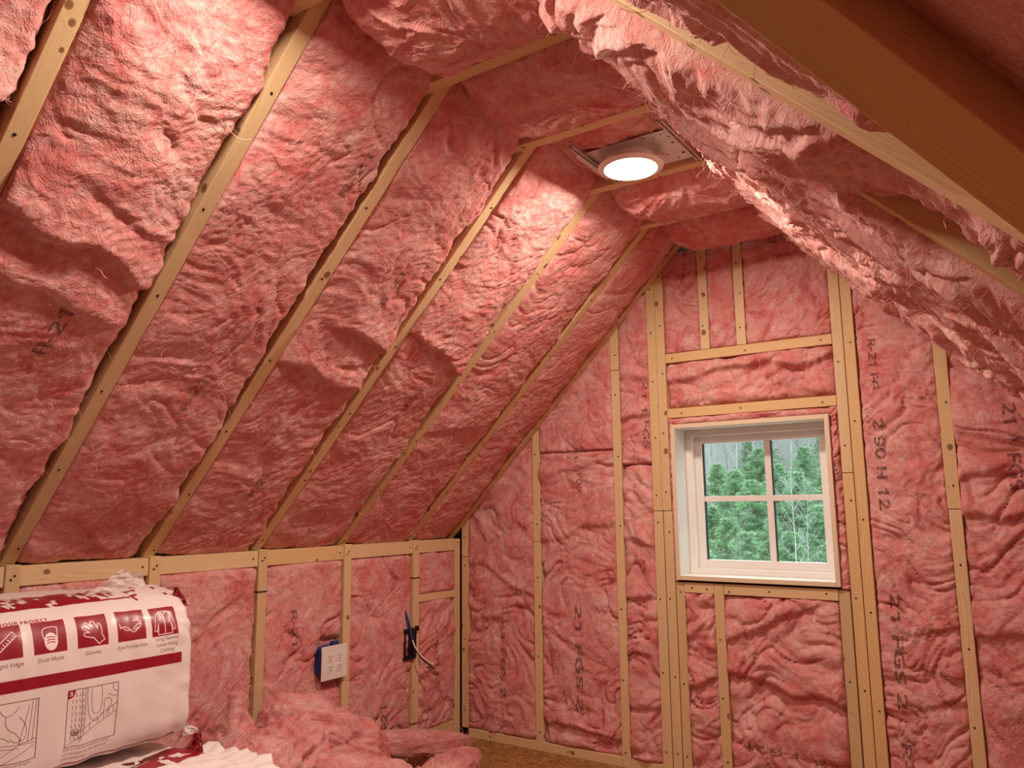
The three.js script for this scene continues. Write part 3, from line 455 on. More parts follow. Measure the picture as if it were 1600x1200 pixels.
// ------------------------------------------------------------------ ceiling lights
const white = std({ color: new THREE.Color().setRGB(0.84, 0.82, 0.78), roughness: 0.45 });
const zinc = std({ color: new THREE.Color().setRGB(0.62, 0.60, 0.57), roughness: 0.42, metalness: 0.7 });
LAMPS.forEach(([x, z], i) => {
  const o = thing('ceiling_light', i ? 'round white ceiling light above the camera, outside the picture' : 'lit round white ceiling light on a metal mounting plate', 'light', [x, CEIL + 0.012, z]);
  const lens = new THREE.CylinderGeometry(0.0805, 0.079, 0.006, 48); lens.translate(0, -0.037, 0);
  part('lens', lens, std({ color: 0xffffff, emissive: new THREE.Color().setRGB(...LAMP_COLOR), emissiveIntensity: 6, roughness: 0.5 }), o);
  const trim = new THREE.LatheGeometry([[0.0, -0.030], [0.080, -0.030], [0.0802, -0.040], [0.084, -0.0405], [0.098, -0.034], [0.099, -0.031], [0.096, -0.028], [0.075, -0.026], [0.072, 0.03], [0, 0.03]].map(([a, b]) => new THREE.Vector2(a, b)), 56);
  part('trim_ring', trim, white, o);
  // new-construction plate with punched holes
  const s = new THREE.Shape([[-0.135, -0.105], [0.165, -0.105], [0.165, 0.105], [-0.135, 0.105]].map(([a, b]) => new THREE.Vector2(a, b)));
  for (const [a, b, r] of [[0.145, -0.06, 0.006], [0.145, 0.02, 0.006], [0.15, 0.06, 0.004], [0.11, 0.075, 0.003], [0.12, -0.085, 0.004], [0.10, -0.05, 0.003], [0.135, 0.085, 0.003], [-0.11, 0.06, 0.004], [0.085, 0.092, 0.0045]]) { const p = new THREE.Path(); p.absarc(a, b, r, 0, Math.PI * 2, true); s.holes.push(p); }
  const pg = new THREE.ExtrudeGeometry(s, { depth: 0.0015, bevelEnabled: false, curveSegments: 10 }); pg.rotateX(Math.PI / 2);
  part('mounting_plate', pg, zinc, o);
  for (const bx of [-0.105, 0.17]) {
    const gs2 = []; for (const [dy, dz] of [[0, -0.006], [0, 0.006]]) { const g = new RoundedBoxGeometry(0.004, 0.010, 0.355, 1, 0.001); g.translate(bx + dz, -0.006 + dy, 0); gs2.push(g); }
    const bar = part('hanger_bar', mergeGeometries(gs2), zinc, o);
    for (const e of [-1, 1]) { const g = new THREE.TorusGeometry(0.011, 0.0018, 6, 18); g.rotateY(Math.PI / 2 * 0.2); g.translate(bx, -0.008, e * 0.182); part('bar_loop', g, zinc, bar); }
  }
  const l = new THREE.RectAreaLight(new THREE.Color().setRGB(...LAMP_COLOR), LAMP_POWER, 0.125, 0.125);
  l.name = 'lamp_glow'; l.position.set(x, CEIL + 0.012 - 0.0415, z); l.rotation.x = -Math.PI / 2; scene.add(l);
});

// ------------------------------------------------------------------ outlet, bracket and cable on the knee wall
const plateWhite = std({ color: new THREE.Color().setRGB(0.84, 0.82, 0.78), roughness: 0.35 });
const blue = std({ color: new THREE.Color().setRGB(0.015, 0.05, 0.22), roughness: 0.45 });
const slotDark = std({ color: 0x1a1512, roughness: 0.6 });
{
  const o = thing('outlet', 'white plate with four outlets on blue box beside a knee wall stud', 'outlet', [0.009, 0.451, 0.796]);
  const face = new RoundedBoxGeometry(0.006, 0.123, 0.128, 3, 0.0025); face.translate(0.012, 0, 0); part('cover_plate', face, plateWhite, o);
  const bx = new RoundedBoxGeometry(0.07, 0.094, 0.104, 2, 0.004); bx.translate(-0.036, 0.010, 0.0085); part('outlet_box', bx, blue, o);
  const tab = new RoundedBoxGeometry(0.02, 0.02, 0.03, 2, 0.002); tab.translate(-0.012, 0.062, -0.02); part('box_ear', tab, blue, o);
  for (const dz of [-0.023, 0.023]) for (const dy of [-0.0195, 0.0195]) {
    const s = new THREE.Shape(); s.absarc(0, 0, 0.0165, 0.6, Math.PI - 0.6, false); s.absarc(0, 0, 0.0165, Math.PI + 0.6, -0.6 + Math.PI * 2, false);
    const g = new THREE.ExtrudeGeometry(s, { depth: 0.0012, bevelEnabled: true, bevelSize: 0.0004, bevelThickness: 0.0004, bevelSegments: 1 }); g.rotateY(Math.PI / 2); g.translate(0.0148, dy, dz);
    const rec = part('receptacle', g, plateWhite, o);
    for (const e of [-1, 1]) { const sl = new THREE.BoxGeometry(0.0012, 0.0085 - e * 0.0008, 0.0022); sl.translate(0.0163, dy + 0.004, dz + e * 0.0062); part('slot', sl, slotDark, rec); }
    const gh = new THREE.CylinderGeometry(0.0026, 0.0026, 0.0012, 12); gh.rotateZ(Math.PI / 2); gh.translate(0.0163, dy - 0.0075, dz); part('ground_hole', gh, slotDark, rec);
  }
  for (const dz of [-0.023, 0.023]) { const g = new THREE.CylinderGeometry(0.002, 0.002, 0.001, 10); g.rotateZ(Math.PI / 2); g.translate(0.0153, 0, dz); part('plate_screw', g, zinc, o); }
}
{
  const o = thing('mounting_bracket', 'open black plastic low-voltage bracket screwed to a knee wall stud', 'bracket', [0.004, 0.452, 0.362]);
  const bk = (x0, x1, y0, y1, z0, z1) => { const g = new RoundedBoxGeometry(x1 - x0, y1 - y0, z1 - z0, 2, 0.0015); g.translate((x0 + x1) / 2, (y0 + y1) / 2, (z0 + z1) / 2); return g; };
  const pl = std({ color: 0x0c0b0c, roughness: 0.35 });
  part('frame', mergeGeometries([bk(-0.03, 0.008, -0.058, 0.058, -0.028, -0.020), bk(-0.03, 0.008, -0.058, 0.058, 0.022, 0.029), bk(-0.03, 0.008, 0.046, 0.058, -0.028, 0.029), bk(-0.03, 0.008, -0.058, -0.046, -0.028, 0.029), bk(0.002, 0.007, -0.058, 0.058, -0.045, -0.020), bk(0.002, 0.009, -0.05, 0.05, -0.006, 0.004)]), pl, o);
  part('clamp_ear', mergeGeometries([bk(0, 0.014, 0.050, 0.064, -0.056, 0.034), bk(0.004, 0.016, 0.054, 0.070, -0.052, -0.038)]), pl, o);
  part('clamp_ear', bk(0, 0.012, -0.064, -0.052, -0.036, 0.036), pl, o);
}
{
  const o = thing('electric_cable', 'blue sheathed cable with bare white and black wires sticking out', 'cable');
  const tube = (pts, r, n = 24) => new THREE.TubeGeometry(new THREE.CatmullRomCurve3(pts.map((p) => V3(...p))), n, r, 8, false);
  part('blue_jacket', tube([[-0.03, 0.66, 0.372], [-0.004, 0.60, 0.385], [0.012, 0.55, 0.375], [0.020, 0.49, 0.362], [0.022, 0.470, 0.358]], 0.0062), blue, o);
  const wires = [['white_wire', [0.86, 0.80, 0.74], 0.002, 0.004], ['black_wire', [0.02, 0.018, 0.018], -0.011, -0.002], ['bare_wire', [0.45, 0.30, 0.22], -0.003, 0.0005]];
  wires.forEach(([n, c, dy, dz], i) => part(n, tube([[0.022, 0.476, 0.358 + dz * 0.4], [0.035, 0.44 + dy, 0.350 + dz], [0.058, 0.395 + dy, 0.325 + dz], [0.087, 0.361 + dy + (i ? -0.004 : 0.002), 0.288 + dz]], i === 2 ? 0.0016 : 0.0030), std({ color: new THREE.Color().setRGB(...c), roughness: 0.45 }), o));
}
// ------------------------------------------------------------------ wrapped bags of insulation
const RED = 'rgb(150,16,38)', FILM = 'rgb(240,226,222)';
const BAG = { n: 3, z0: 1.727, len: 1.24 };
function section(hw, hh, n, count = 120) {                                // a rounded box section from its front lower corner, up the front and round
  const pts = []; for (let i = 0; i <= count; i++) { const a = -Math.PI / 4 + i / count * Math.PI * 2, c = Math.cos(a), s = Math.sin(a), k = Math.pow(Math.abs(c) ** (s < 0 ? n * 2.6 : n) + Math.abs(s) ** (s < 0 ? n * 2.6 : n), -1 / (s < 0 ? n * 2.6 : n)); pts.push([hw * c * k, hh * s * k]); }
  const arc = [0]; for (let i = 1; i <= count; i++) arc.push(arc[i - 1] + Math.hypot(pts[i][0] - pts[i - 1][0], pts[i][1] - pts[i - 1][1]));
  return [pts, arc];
}
function bagBody({ hw, hh, n, len, seed, crease = 0.003 }) {              // its right end at z = 0, running to +z
  const [pts, arc] = section(hw, hh, n), P = arc[arc.length - 1], rings = 90, pos = [], uv = [], idx = [], cols = pts.length;
  const zs = []; for (const e of [1, 0.93, 0.8, 0.6, 0.35, 0.15]) zs.push([0.030 * (1 - Math.sqrt(1 - (1 - (1 - e)) ** 2 * 0.999)) - 0.0, 1 - (e ** 3) * 0.16]);
  const ring = [];
  ring.push([0.004, 0.02], [-0.002, 0.5], [-0.002, 0.8], [0.002, 0.93], [0.008, 0.972], [0.016, 0.99], [0.03, 0.998]);
  for (let k = 0; k <= rings; k++) ring.push([0.045 + (len - 0.09) * k / rings, 1]);
  ring.push([len - 0.03, 0.998], [len - 0.012, 0.98], [len, 0.92], [len, 0.5], [len, 0.02]);
  for (const [z, f] of ring) for (let i = 0; i < cols; i++) {
    const [x, y] = pts[i], l = Math.hypot(x, y), ii = i % (cols - 1), a = ii / (cols - 1) * Math.PI * 2, near = Math.exp(-z / 0.07) + Math.exp(-(len - z) / 0.07);
    let d = crease * (noise(z * 34 + seed, Math.cos(a) * 1.6, Math.sin(a) * 1.6 + seed) * 0.9 + 0.8 * (0.5 - Math.abs(noise(z * 15, Math.cos(a) * 2.1 + seed, Math.sin(a) * 2.1)))) + 0.010 * noise(z * 3.2, Math.cos(a) * 1.2 + seed, Math.sin(a) * 1.2);
    d += near * 0.010 * noise(z * 25, Math.cos(a) * 9 + seed, Math.sin(a) * 9); d *= Math.min(1, f * f);
    pos.push(x * f + x / l * d, y * f + y / l * d, z); uv.push(1 - z / len, arc[i] / P);
  }
  for (let j = 0; j < ring.length - 1; j++) for (let i = 0; i < cols - 1; i++) { const a = j * cols + i, b = a + 1, c = a + cols, d = c + 1; idx.push(a, d, b, a, c, d); }
  const g = new THREE.BufferGeometry(); g.setAttribute('position', new THREE.Float32BufferAttribute(pos, 3)); g.setAttribute('uv', new THREE.Float32BufferAttribute(uv, 2)); g.setIndex(idx); g.computeVertexNormals();
  return [g, P];
}
function film(map, extra) { return new THREE.MeshPhysicalMaterial({ map, roughness: 0.38, clearcoat: 0.35, clearcoatRoughness: 0.25, side: THREE.DoubleSide, ...extra }); }
function filmPiece(w, h, seed, amp, shape) {                               // a crumpled tongue of film, w along x, h along y
  const n = 22, pos = [], uv = [], idx = [];
  for (let j = 0; j <= n; j++) for (let i = 0; i <= n; i++) { const a = i / n, b = j / n, [x, y] = shape ? shape(a, b) : [a, b]; pos.push((x - 0.5) * w, y * h, amp * (fbm(a * 3 + seed, b * 3, seed, 3) * 2 + 0.5 * Math.abs(noise(a * 7, b * 5, seed)))); uv.push(a, b); }
  for (let j = 0; j < n; j++) for (let i = 0; i < n; i++) { const a = j * (n + 1) + i; idx.push(a, a + 1, a + n + 2, a, a + n + 2, a + n + 1); }
  const g = new THREE.BufferGeometry(); g.setAttribute('position', new THREE.Float32BufferAttribute(pos, 3)); g.setAttribute('uv', new THREE.Float32BufferAttribute(uv, 2)); g.setIndex(idx); g.computeVertexNormals(); return g;
}
{
  const hw = 0.215, hh = 0.179, cy = 0.649, cx = 0.305, [pts, arc] = section(hw, hh, BAG.n), P = arc[arc.length - 1];
  const W = 2048, H = 2048, [c, g] = canvas(W, H), zOf = (z) => (1 - (z - BAG.z0) / BAG.len) * W;
  const aOf = (y) => { for (let i = 1; i < 60; i++) if (pts[i][0] > 0 && pts[i][1] + cy >= y) { const f = (y - cy - pts[i - 1][1]) / (pts[i][1] - pts[i - 1][1]); return (1 - mix(arc[i - 1], arc[i], f) / P) * H; } return 0; };
  const PX = W / BAG.len, PY = H / P;
  g.fillStyle = FILM; g.fillRect(0, 0, W, H);
  const rect = (zl, zr, yt, yb, col) => { g.fillStyle = col; g.fillRect(zOf(zl), aOf(yt), zOf(zr) - zOf(zl), aOf(yb) - aOf(yt)); };
  const text = (t, z, y, mm, col, weight = '', align = 'center', maxw = 0) => {       // mm: cap height in metres
    g.save(); g.translate(zOf(z), aOf(y)); g.scale(PX / PY, 1); g.font = `${weight} ${Math.round(mm * PY / 0.72)}px sans-serif`; g.fillStyle = col; g.textAlign = align; g.textBaseline = 'alphabetic';
    const w = g.measureText(t).width; if (maxw) { const k = maxw * PY / w; g.scale(k, 1); } g.fillText(t, 0, 0); g.restore();
  };
  // top: red border, big broken red shapes beyond it
  const top = aOf(0.812), r = rng(9);
  g.fillStyle = RED; g.fillRect(0, top - 0.006 * PY, zOf(1.86), 0.007 * PY); g.fillRect(0, top - 0.11 * PY, zOf(1.93), 0.108 * PY);
  for (let k = 0; k < 90; k++) { const x = r() * zOf(1.76), y = top - (0.010 + r() * 0.10) * PY, w = (0.008 + r() * 0.020) * PX, dark = x > zOf(1.93); g.fillStyle = dark ? RED : k % 5 ? FILM : 'rgb(112,10,30)'; g.save(); g.translate(x, y); g.rotate(-0.4 + r() * 0.5); g.fillRect(0, 0, w, 0.009 * PY); g.fillRect(0, 0, 0.008 * PX, (0.012 + r() * 0.022) * PY); g.restore(); }
  text('YOUR PROJECT', 2.164, 0.7885, 0.0085, RED, 'bold', 'left', 0.097);
  const icons = [[2.195, 2.126, 'Straight Edge'], [2.104, 2.037, 'Dust Mask'], [2.014, 1.946, 'Gloves'], [1.924, 1.854, 'Eye Protection'], [1.838, 1.772, '']];
  icons.forEach(([zl, zr, t], i) => {
    rect(zl, zr, 0.788, 0.726, RED); if (t) text(t, (zl + zr) / 2, 0.7095, 0.0085, 'rgb(70,44,48)', '', 'center', [0.072, 0.054, 0.036, 0.073][i]);
    g.save(); g.beginPath(); g.rect(zOf(zl), aOf(0.788), zOf(zr) - zOf(zl), aOf(0.726) - aOf(0.788)); g.clip();
    g.translate(zOf((zl + zr) / 2), aOf(0.757)); const sx = (zOf(zr) - zOf(zl)) / 100, sy = (aOf(0.726) - aOf(0.788)) / 100; g.scale(sx, sy);
    g.strokeStyle = g.fillStyle = 'rgb(248,232,230)'; g.lineWidth = 3; g.lineJoin = g.lineCap = 'round'; g.beginPath();
    if (i === 0) { g.rotate(-0.72); g.strokeRect(-80, -9, 120, 18); for (let k = 0; k < 13; k++) { g.moveTo(-75 + k * 9, 9); g.lineTo(-75 + k * 9, k % 2 ? 3 : -1); } g.stroke(); }
    if (i === 1) { g.ellipse(2, 12, 21, 27, 0, 0, 7); g.fill(); g.beginPath(); g.moveTo(-19, 2); g.quadraticCurveTo(-28, -30, -10, -32); g.quadraticCurveTo(10, -36, 24, -30); g.lineTo(22, 4); g.stroke(); g.strokeStyle = RED; g.beginPath(); for (const y of [0, 8, 16]) { g.moveTo(-10, y); g.quadraticCurveTo(2, y - 5, 14, y); } g.stroke(); }
    if (i === 2) { g.moveTo(38, 28); g.lineTo(18, 40); g.lineTo(2, 20); g.lineTo(-24, 14); g.quadraticCurveTo(-36, 6, -26, 2); g.lineTo(-10, 2); g.lineTo(-32, -10); g.quadraticCurveTo(-38, -18, -28, -18); g.lineTo(-8, -8); g.lineTo(-24, -24); g.quadraticCurveTo(-26, -32, -16, -30); g.lineTo(2, -14); g.lineTo(-4, -30); g.quadraticCurveTo(0, -38, 8, -32); g.lineTo(18, -8); g.quadraticCurveTo(18, -26, 26, -24); g.quadraticCurveTo(34, -6, 30, 10); g.closePath(); g.stroke(); }
    if (i === 3) { g.moveTo(-38, 4); g.quadraticCurveTo(-22, -8, -4, 10); g.quadraticCurveTo(-14, 16, -28, 4); g.moveTo(-4, 10); g.quadraticCurveTo(4, 26, 16, 14); g.quadraticCurveTo(34, 6, 36, -8); g.quadraticCurveTo(20, -6, 4, 10); g.moveTo(36, -8); g.quadraticCurveTo(30, -22, 8, -18); g.moveTo(-38, 4); g.lineTo(-40, -10); g.stroke(); g.beginPath(); g.moveTo(10, 12); g.lineTo(22, 6); g.moveTo(14, 16); g.lineTo(28, 6); g.stroke(); }
    if (i === 4) { g.moveTo(-14, -38); g.lineTo(14, -38); g.lineTo(30, -24); g.lineTo(40, 26); g.lineTo(30, 30); g.lineTo(24, 4); g.lineTo(26, 40); g.lineTo(-26, 40); g.lineTo(-24, 4); g.lineTo(-30, 30); g.lineTo(-40, 26); g.lineTo(-30, -24); g.closePath(); g.moveTo(0, -28); g.lineTo(0, 40); g.moveTo(-14, -38); g.quadraticCurveTo(0, -20, 14, -38); g.stroke(); }
    g.restore();
  });
  ['Long-Sleeved', 'Loose-Fitting', 'Clothing'].forEach((t, k) => text(t, 1.802, 0.7155 - k * 0.0135, 0.0082, 'rgb(70,44,48)', '', 'center', [0.060, 0.056, 0.037][k]));
  rect(3, 1.763, 0.682, 0.6575, RED);
  // two line drawings: wool pushed into a bay; a blade cutting a board of wool
  const ink = 'rgb(78,38,40)';
  const panel = (zl, zr, yt, yb, draw) => { g.save(); g.translate(zOf(zl), aOf(yt)); g.scale((zOf(zr) - zOf(zl)) / 100, (aOf(yb) - aOf(yt)) / 120); g.strokeStyle = ink; g.lineWidth = 1.3; g.strokeRect(0, 0, 100, 120); g.lineWidth = 0.9; g.beginPath(); g.rect(0, 0, 100, 120); g.clip(); g.beginPath(); draw(); g.stroke(); g.restore(); };
  const curve = (...p) => { g.moveTo(p[0], p[1]); for (let k = 2; k + 3 < p.length; k += 4) g.quadraticCurveTo(p[k], p[k + 1], p[k + 2], p[k + 3]); };
  const badge = (t) => { g.stroke(); g.fillStyle = RED; g.beginPath(); g.moveTo(0, 0); g.lineTo(15, 0); g.quadraticCurveTo(16, 16, 0, 18); g.fill(); g.fillStyle = '#fff'; g.font = 'bold 13px sans-serif'; g.textAlign = 'left'; g.fillText(t, 3, 12); g.beginPath(); };
  panel(2.034, 1.923, 0.640, 0.524, () => {
    for (const x of [10, 17, 24, 30]) for (let y = 8; y < 100; y += 13) { g.moveTo(x, y); g.lineTo(x + 1, y + 8); }
    g.moveTo(28, 0); g.lineTo(28, 112); g.moveTo(34, 0); g.lineTo(34, 100);
    curve(38, 0, 36, 50, 46, 66, 54, 80, 66, 70, 76, 56, 72, 40, 74, 28, 84, 32, 92, 40, 84, 52, 76, 66, 80, 72);
    curve(46, 4, 44, 46, 52, 56, 60, 64, 66, 52, 70, 30, 66, 0); g.moveTo(0, 118); g.lineTo(100, 62); g.moveTo(10, 98); g.lineTo(100, 44); for (const x of [46, 62, 74, 84, 93]) { g.moveTo(x, 116 - x * 0.56); g.lineTo(x - 1, 104 - x * 0.6); }
    curve(90, 0, 86, 16, 100, 20); curve(80, 20, 88, 30, 100, 28); g.rect(12, 84, 11, 13); for (let k = 0; k < 4; k++) { g.moveTo(12, 86 + k * 3); g.lineTo(23, 90 + k * 2); } badge('3');
  });
  panel(2.204, 2.093, 0.638, 0.522, () => {
    curve(30, 0, 34, 20, 44, 26, 60, 24, 66, 8); curve(44, 26, 40, 50, 60, 60, 74, 76, 66, 80, 58, 78, 52, 70); curve(66, 30, 84, 50, 80, 70, 72, 84, 70, 74); curve(20, 60, 40, 62, 52, 76);
    g.moveTo(90, 0); g.lineTo(84, 84); g.moveTo(96, 0); g.lineTo(92, 84); g.moveTo(84, 10); g.lineTo(68, 84); g.moveTo(0, 78); g.lineTo(100, 88); g.moveTo(0, 84); g.lineTo(70, 92); g.moveTo(66, 84); g.lineTo(100, 80);
    g.moveTo(0, 104); g.lineTo(40, 120); g.moveTo(40, 120); g.lineTo(96, 92); g.moveTo(30, 110); g.lineTo(66, 86); curve(8, 92, 24, 98, 36, 108); badge('2');
  });
  ['Split or cut the insulation to fit', 'around obstacles like electrical', 'boxes and wiring.'].forEach((t, k) => text(t, 2.036, 0.5165 - k * 0.0095, 0.0055, ink, '', 'left', [0.100, 0.096, 0.053][k]));
  ['Cut the insulation to length', 'with a knife or cutter.'].forEach((t, k) => text(t, 2.204, 0.5145 - k * 0.0095, 0.0055, ink, '', 'left', [0.104, 0.085][k]));
  rect(3, 1.762, 0.4895, 0.4815, RED); rect(3, 1.90, 0.4785, 0.474, RED);
  const map = new THREE.CanvasTexture(c); finish(map, true); map.wrapS = map.wrapT = THREE.ClampToEdgeWrapping;
  const o = thing('insulation_bag', 'full white plastic bag of insulation printed red with safety icons', 'bag', [cx, cy, BAG.z0]);
  const [bg] = bagBody({ hw, hh, n: BAG.n, len: BAG.len, seed: 4, crease: 0.0045 }); part('printed_wrapper', bg, film(map), o);
  const red = film(null, { color: new THREE.Color().setRGB(0.30, 0.006, 0.02) }), wht = film(null, { color: new THREE.Color().setRGB(0.84, 0.74, 0.71) });
  const put = (name, gg, m, x, y, z, rx, ry, rz, lab) => { gg.applyMatrix4(new THREE.Matrix4().makeRotationFromEuler(new THREE.Euler(rx, ry, rz))); gg.translate(x, y, z); part(name, gg, m, o).userData.label = lab; };
  put('film_corner', filmPiece(0.050, 0.052, 3, 0.008, (a, b) => [0.5 + (a - 0.5) * (1 - b * 0.8), b]), red, 0.150, 0.130, 0.012, -0.5, 1.2, 0.6, 'red pinched corner of the film');
  put('film_corner', filmPiece(0.03, 0.035, 7, 0.006, (a, b) => [0.5 + (a - 0.5) * (1 - b * 0.7), b]), wht, 0.190, -0.160, 0.006, -0.6, 1.2, -1.2, 'white pinched corner of the film');
  put('film_fold', filmPiece(0.13, 0.060, 12, 0.010, (a, b) => [0.5 + (a - 0.5) * (1 - b * 0.55) + b * 0.10, b]), film(null, { color: new THREE.Color().setRGB(0.84, 0.74, 0.71), transmission: 0.35, thickness: 0 }), 0.03, 0.165, 0.10, -0.35, 1.35, 0.1, 'loose translucent fold of film on top');
}
{ // the bag underneath, cut open at its right end
  const W = 1024, H = 1024, [c, g] = canvas(W, H), r = rng(21);
  g.fillStyle = FILM; g.fillRect(0, 0, W, H);
  for (let k = 0; k < 26; k++) { g.fillStyle = k % 4 ? RED : 'rgb(96,12,26)'; g.save(); g.translate(r() * W, r() * H); g.rotate((r() - 0.5) * 0.3); g.fillRect(0, 0, 60 + r() * 130, 22 + r() * 46); g.restore(); }
  const map = new THREE.CanvasTexture(c); finish(map, true);
  const o = thing('insulation_bag', 'lower insulation bag lying beneath the printed one, torn open', 'bag', [0.46, 0.238, 1.742]);
  o.rotation.y = 0.0;
  const [bg] = bagBody({ hw: 0.40, hh: 0.214, n: 3.2, len: 1.25, seed: 9, crease: 0.006 }); part('printed_wrapper', bg, film(map), o);
  // torn end: a crumpled sheet of film with a ragged edge and bits of red print
  const [c2, g2] = canvas(512, 512), r2 = rng(31);
  g2.fillStyle = 'rgb(244,234,230)'; g2.fillRect(0, 0, 512, 512); g2.fillStyle = RED;
  g2.fillStyle = 'rgb(104,12,28)'; g2.fillRect(0, 120, 60, 392); g2.fillStyle = RED; g2.fillRect(64, 250, 60, 180); g2.beginPath(); g2.moveTo(150, 512); g2.quadraticCurveTo(210, 245, 320, 250); g2.quadraticCurveTo(420, 300, 400, 512); g2.fill();
  g2.save(); g2.translate(80, 170); g2.rotate(-0.15); g2.fillRect(-60, -70, 90, 120); g2.fillStyle = 'rgb(244,234,230)'; g2.fillRect(-36, -26, 44, 44); g2.restore();
  g2.fillStyle = RED; g2.beginPath(); g2.moveTo(400, 470); g2.lineTo(470, 440); g2.lineTo(490, 512); g2.lineTo(400, 512); g2.fill();
  g2.strokeStyle = 'rgb(244,234,230)'; g2.lineWidth = 7; for (const [a, b] of [[220, 345], [262, 330], [305, 322], [345, 342]]) { g2.beginPath(); g2.moveTo(a, b + 22); g2.lineTo(a + 10, b - 14); g2.lineTo(a + 24, b + 18); g2.stroke(); }
  const m2 = new THREE.CanvasTexture(c2); finish(m2, true); m2.wrapS = m2.wrapT = THREE.ClampToEdgeWrapping;
  const n = 70, pos = [], uv = [], idx = [];
  for (let j = 0; j <= n; j++) for (let i = 0; i <= n; i++) { // i from the wall outwards in x, j from the camera towards the torn edge
    const a = i / n, b = j / n, rag = 0.022 * noise(a * 14, 3.3, 1) + 0.014 * noise(a * 41, 2.2, 8);
    const x = mix(0.045, 0.50, a) , z = mix(0.30, -0.075 + rag * (0.6 + a) - 0.02 * a, b), y = 0.208 + 0.016 * Math.sin(b * 3.0) * (0.4 + a) - 0.05 * a * a + 0.016 * fbm(a * 4, b * 4, 7, 3) * 2 + 0.012 * b * b * noise(a * 17, b * 5, 4) + 0.010 * Math.max(0, b - 0.85) * 8 * Math.abs(noise(a * 30, 1, 2));
    pos.push(x, y, z); uv.push(a, b);
  }
  for (let j = 0; j < n; j++) for (let i = 0; i < n; i++) { const a = j * (n + 1) + i; idx.push(a, a + 1, a + n + 2, a, a + n + 2, a + n + 1); }
  const fg = new THREE.BufferGeometry(); fg.setAttribute('position', new THREE.Float32BufferAttribute(pos, 3)); fg.setAttribute('uv', new THREE.Float32BufferAttribute(uv, 2)); fg.setIndex(idx); fg.computeVertexNormals();
  part('torn_film', fg, film(m2), o).userData.label = 'crumpled white film with ragged torn edge';
  const ear = filmPiece(0.05, 0.045, 5, 0.01, (a, b) => [0.5 + (a - 0.5) * (1 - b * 0.9), b]); ear.applyMatrix4(new THREE.Matrix4().makeRotationFromEuler(new THREE.Euler(-0.4, 0.8, -0.5))); ear.translate(0.43, 0.165, -0.06);
  part('film_corner', ear, film(null, { color: new THREE.Color().setRGB(0.30, 0.006, 0.02) }), o).userData.label = 'red torn corner of film';
  const ear2 = filmPiece(0.04, 0.05, 8, 0.012, (a, b) => [0.5 + (a - 0.5) * (1 - b * 0.6), b]); ear2.applyMatrix4(new THREE.Matrix4().makeRotationFromEuler(new THREE.Euler(-0.2, 0.9, 0.1))); ear2.translate(0.085, 0.200, -0.01);
  part('film_corner', ear2, film(null, { color: new THREE.Color().setRGB(0.30, 0.006, 0.02) }), o).userData.label = 'red upright corner of film';
}

// ------------------------------------------------------------------ loose offcuts of wool on the floor
function chunk(label, { c, size, rot = [0, 0, 0], n = 4, seed, taper = 0, lumps = 0.016, fuzz = 240 }) {
  const A = 110, B = 70, pos = [], uv = [], col = [], idx = [], m = new THREE.Matrix4().makeRotationFromEuler(new THREE.Euler(...rot)), v = V3(), sd = seed * 5.3;
  for (let j = 0; j <= B; j++) for (let i = 0; i <= A; i++) {
    const th = j / B * Math.PI, ph = (i % A) / A * Math.PI * 2, dx = Math.sin(th) * Math.cos(ph), dy = Math.cos(th), dz = Math.sin(th) * Math.sin(ph);
    const k = Math.pow(Math.abs(dx) ** n + Math.abs(dy) ** n + Math.abs(dz) ** n, -1 / n);
    let x = dx * k * size[0], y = dy * k * size[1], z = dz * k * size[2];
    const tp = 1 - taper * (y / size[1] * 0.5 + 0.5); x *= tp; z *= tp;
    const w = noise(x * 12 + sd, y * 12, z * 12) * 0.05, h = lumps * (fbm(x * 9 + sd, y * 9, z * 9 + w, 3) * 2) + lumps * 0.6 * (1 - 2 * Math.abs(noise((x + w) * 24, (y + w) * 24 + sd, z * 24))) + lumps * 0.35 * noise(x * 14 + w * 40, y * 70 + sd, z * 14) + 0.003 * fbm(x * 80, y * 80 + sd, z * 80, 2) * 2;
    v.set(x + dx * h, y + dy * h, z + dz * h).applyMatrix4(m); pos.push(v.x, Math.max(v.y, -c[1] + 0.003 + 0.002 * noise(v.x * 40, v.z * 40, 1)), v.z);
    uv.push((i / A) * 3.2 * Math.max(size[0], size[2]) / FIBRE_M + seed, (j / B) * 2.2 * (size[1] + size[2]) / FIBRE_M);
    const q = fbm(x * 11 + sd, y * 11, z * 11, 4) * 2.2; col.push(...[0, 1, 2].map((e) => (q > 0 ? mix(rose[e], pale[e], clamp(q * 1.4, 0, 1)) : mix(rose[e], deep[e], clamp(-q * 1.4, 0, 1)))));
  }
  for (let j = 0; j < B; j++) for (let i = 0; i < A; i++) { const a = j * (A + 1) + i, b = a + 1, d = a + A + 1, e = d + 1; idx.push(a, b, e, a, e, d); }
  const g = new THREE.BufferGeometry(); g.setAttribute('position', new THREE.Float32BufferAttribute(pos, 3)); g.setAttribute('uv', new THREE.Float32BufferAttribute(uv, 2)); g.setAttribute('color', new THREE.Float32BufferAttribute(col, 3)); g.setIndex(idx); g.computeVertexNormals();
  const o = thing('wool_offcut', label, 'insulation', c, 'loose wool offcuts on the floor');
  part('wool_body', g, battMat, o);
  const r = rng(seed * 77), P = g.attributes.position, N = g.attributes.normal, gs3 = [];
  for (let i = 0; i < fuzz; i++) { const k = Math.floor(r() * P.count); gs3.push(strand(r, V3().fromBufferAttribute(P, k), V3().fromBufferAttribute(N, k), 0.012 + r() * 0.04, 0.0005)); }
  part('loose_fibres', mergeGeometries(gs3), strandMat, o).userData.kind = 'stuff';
  return o;
}
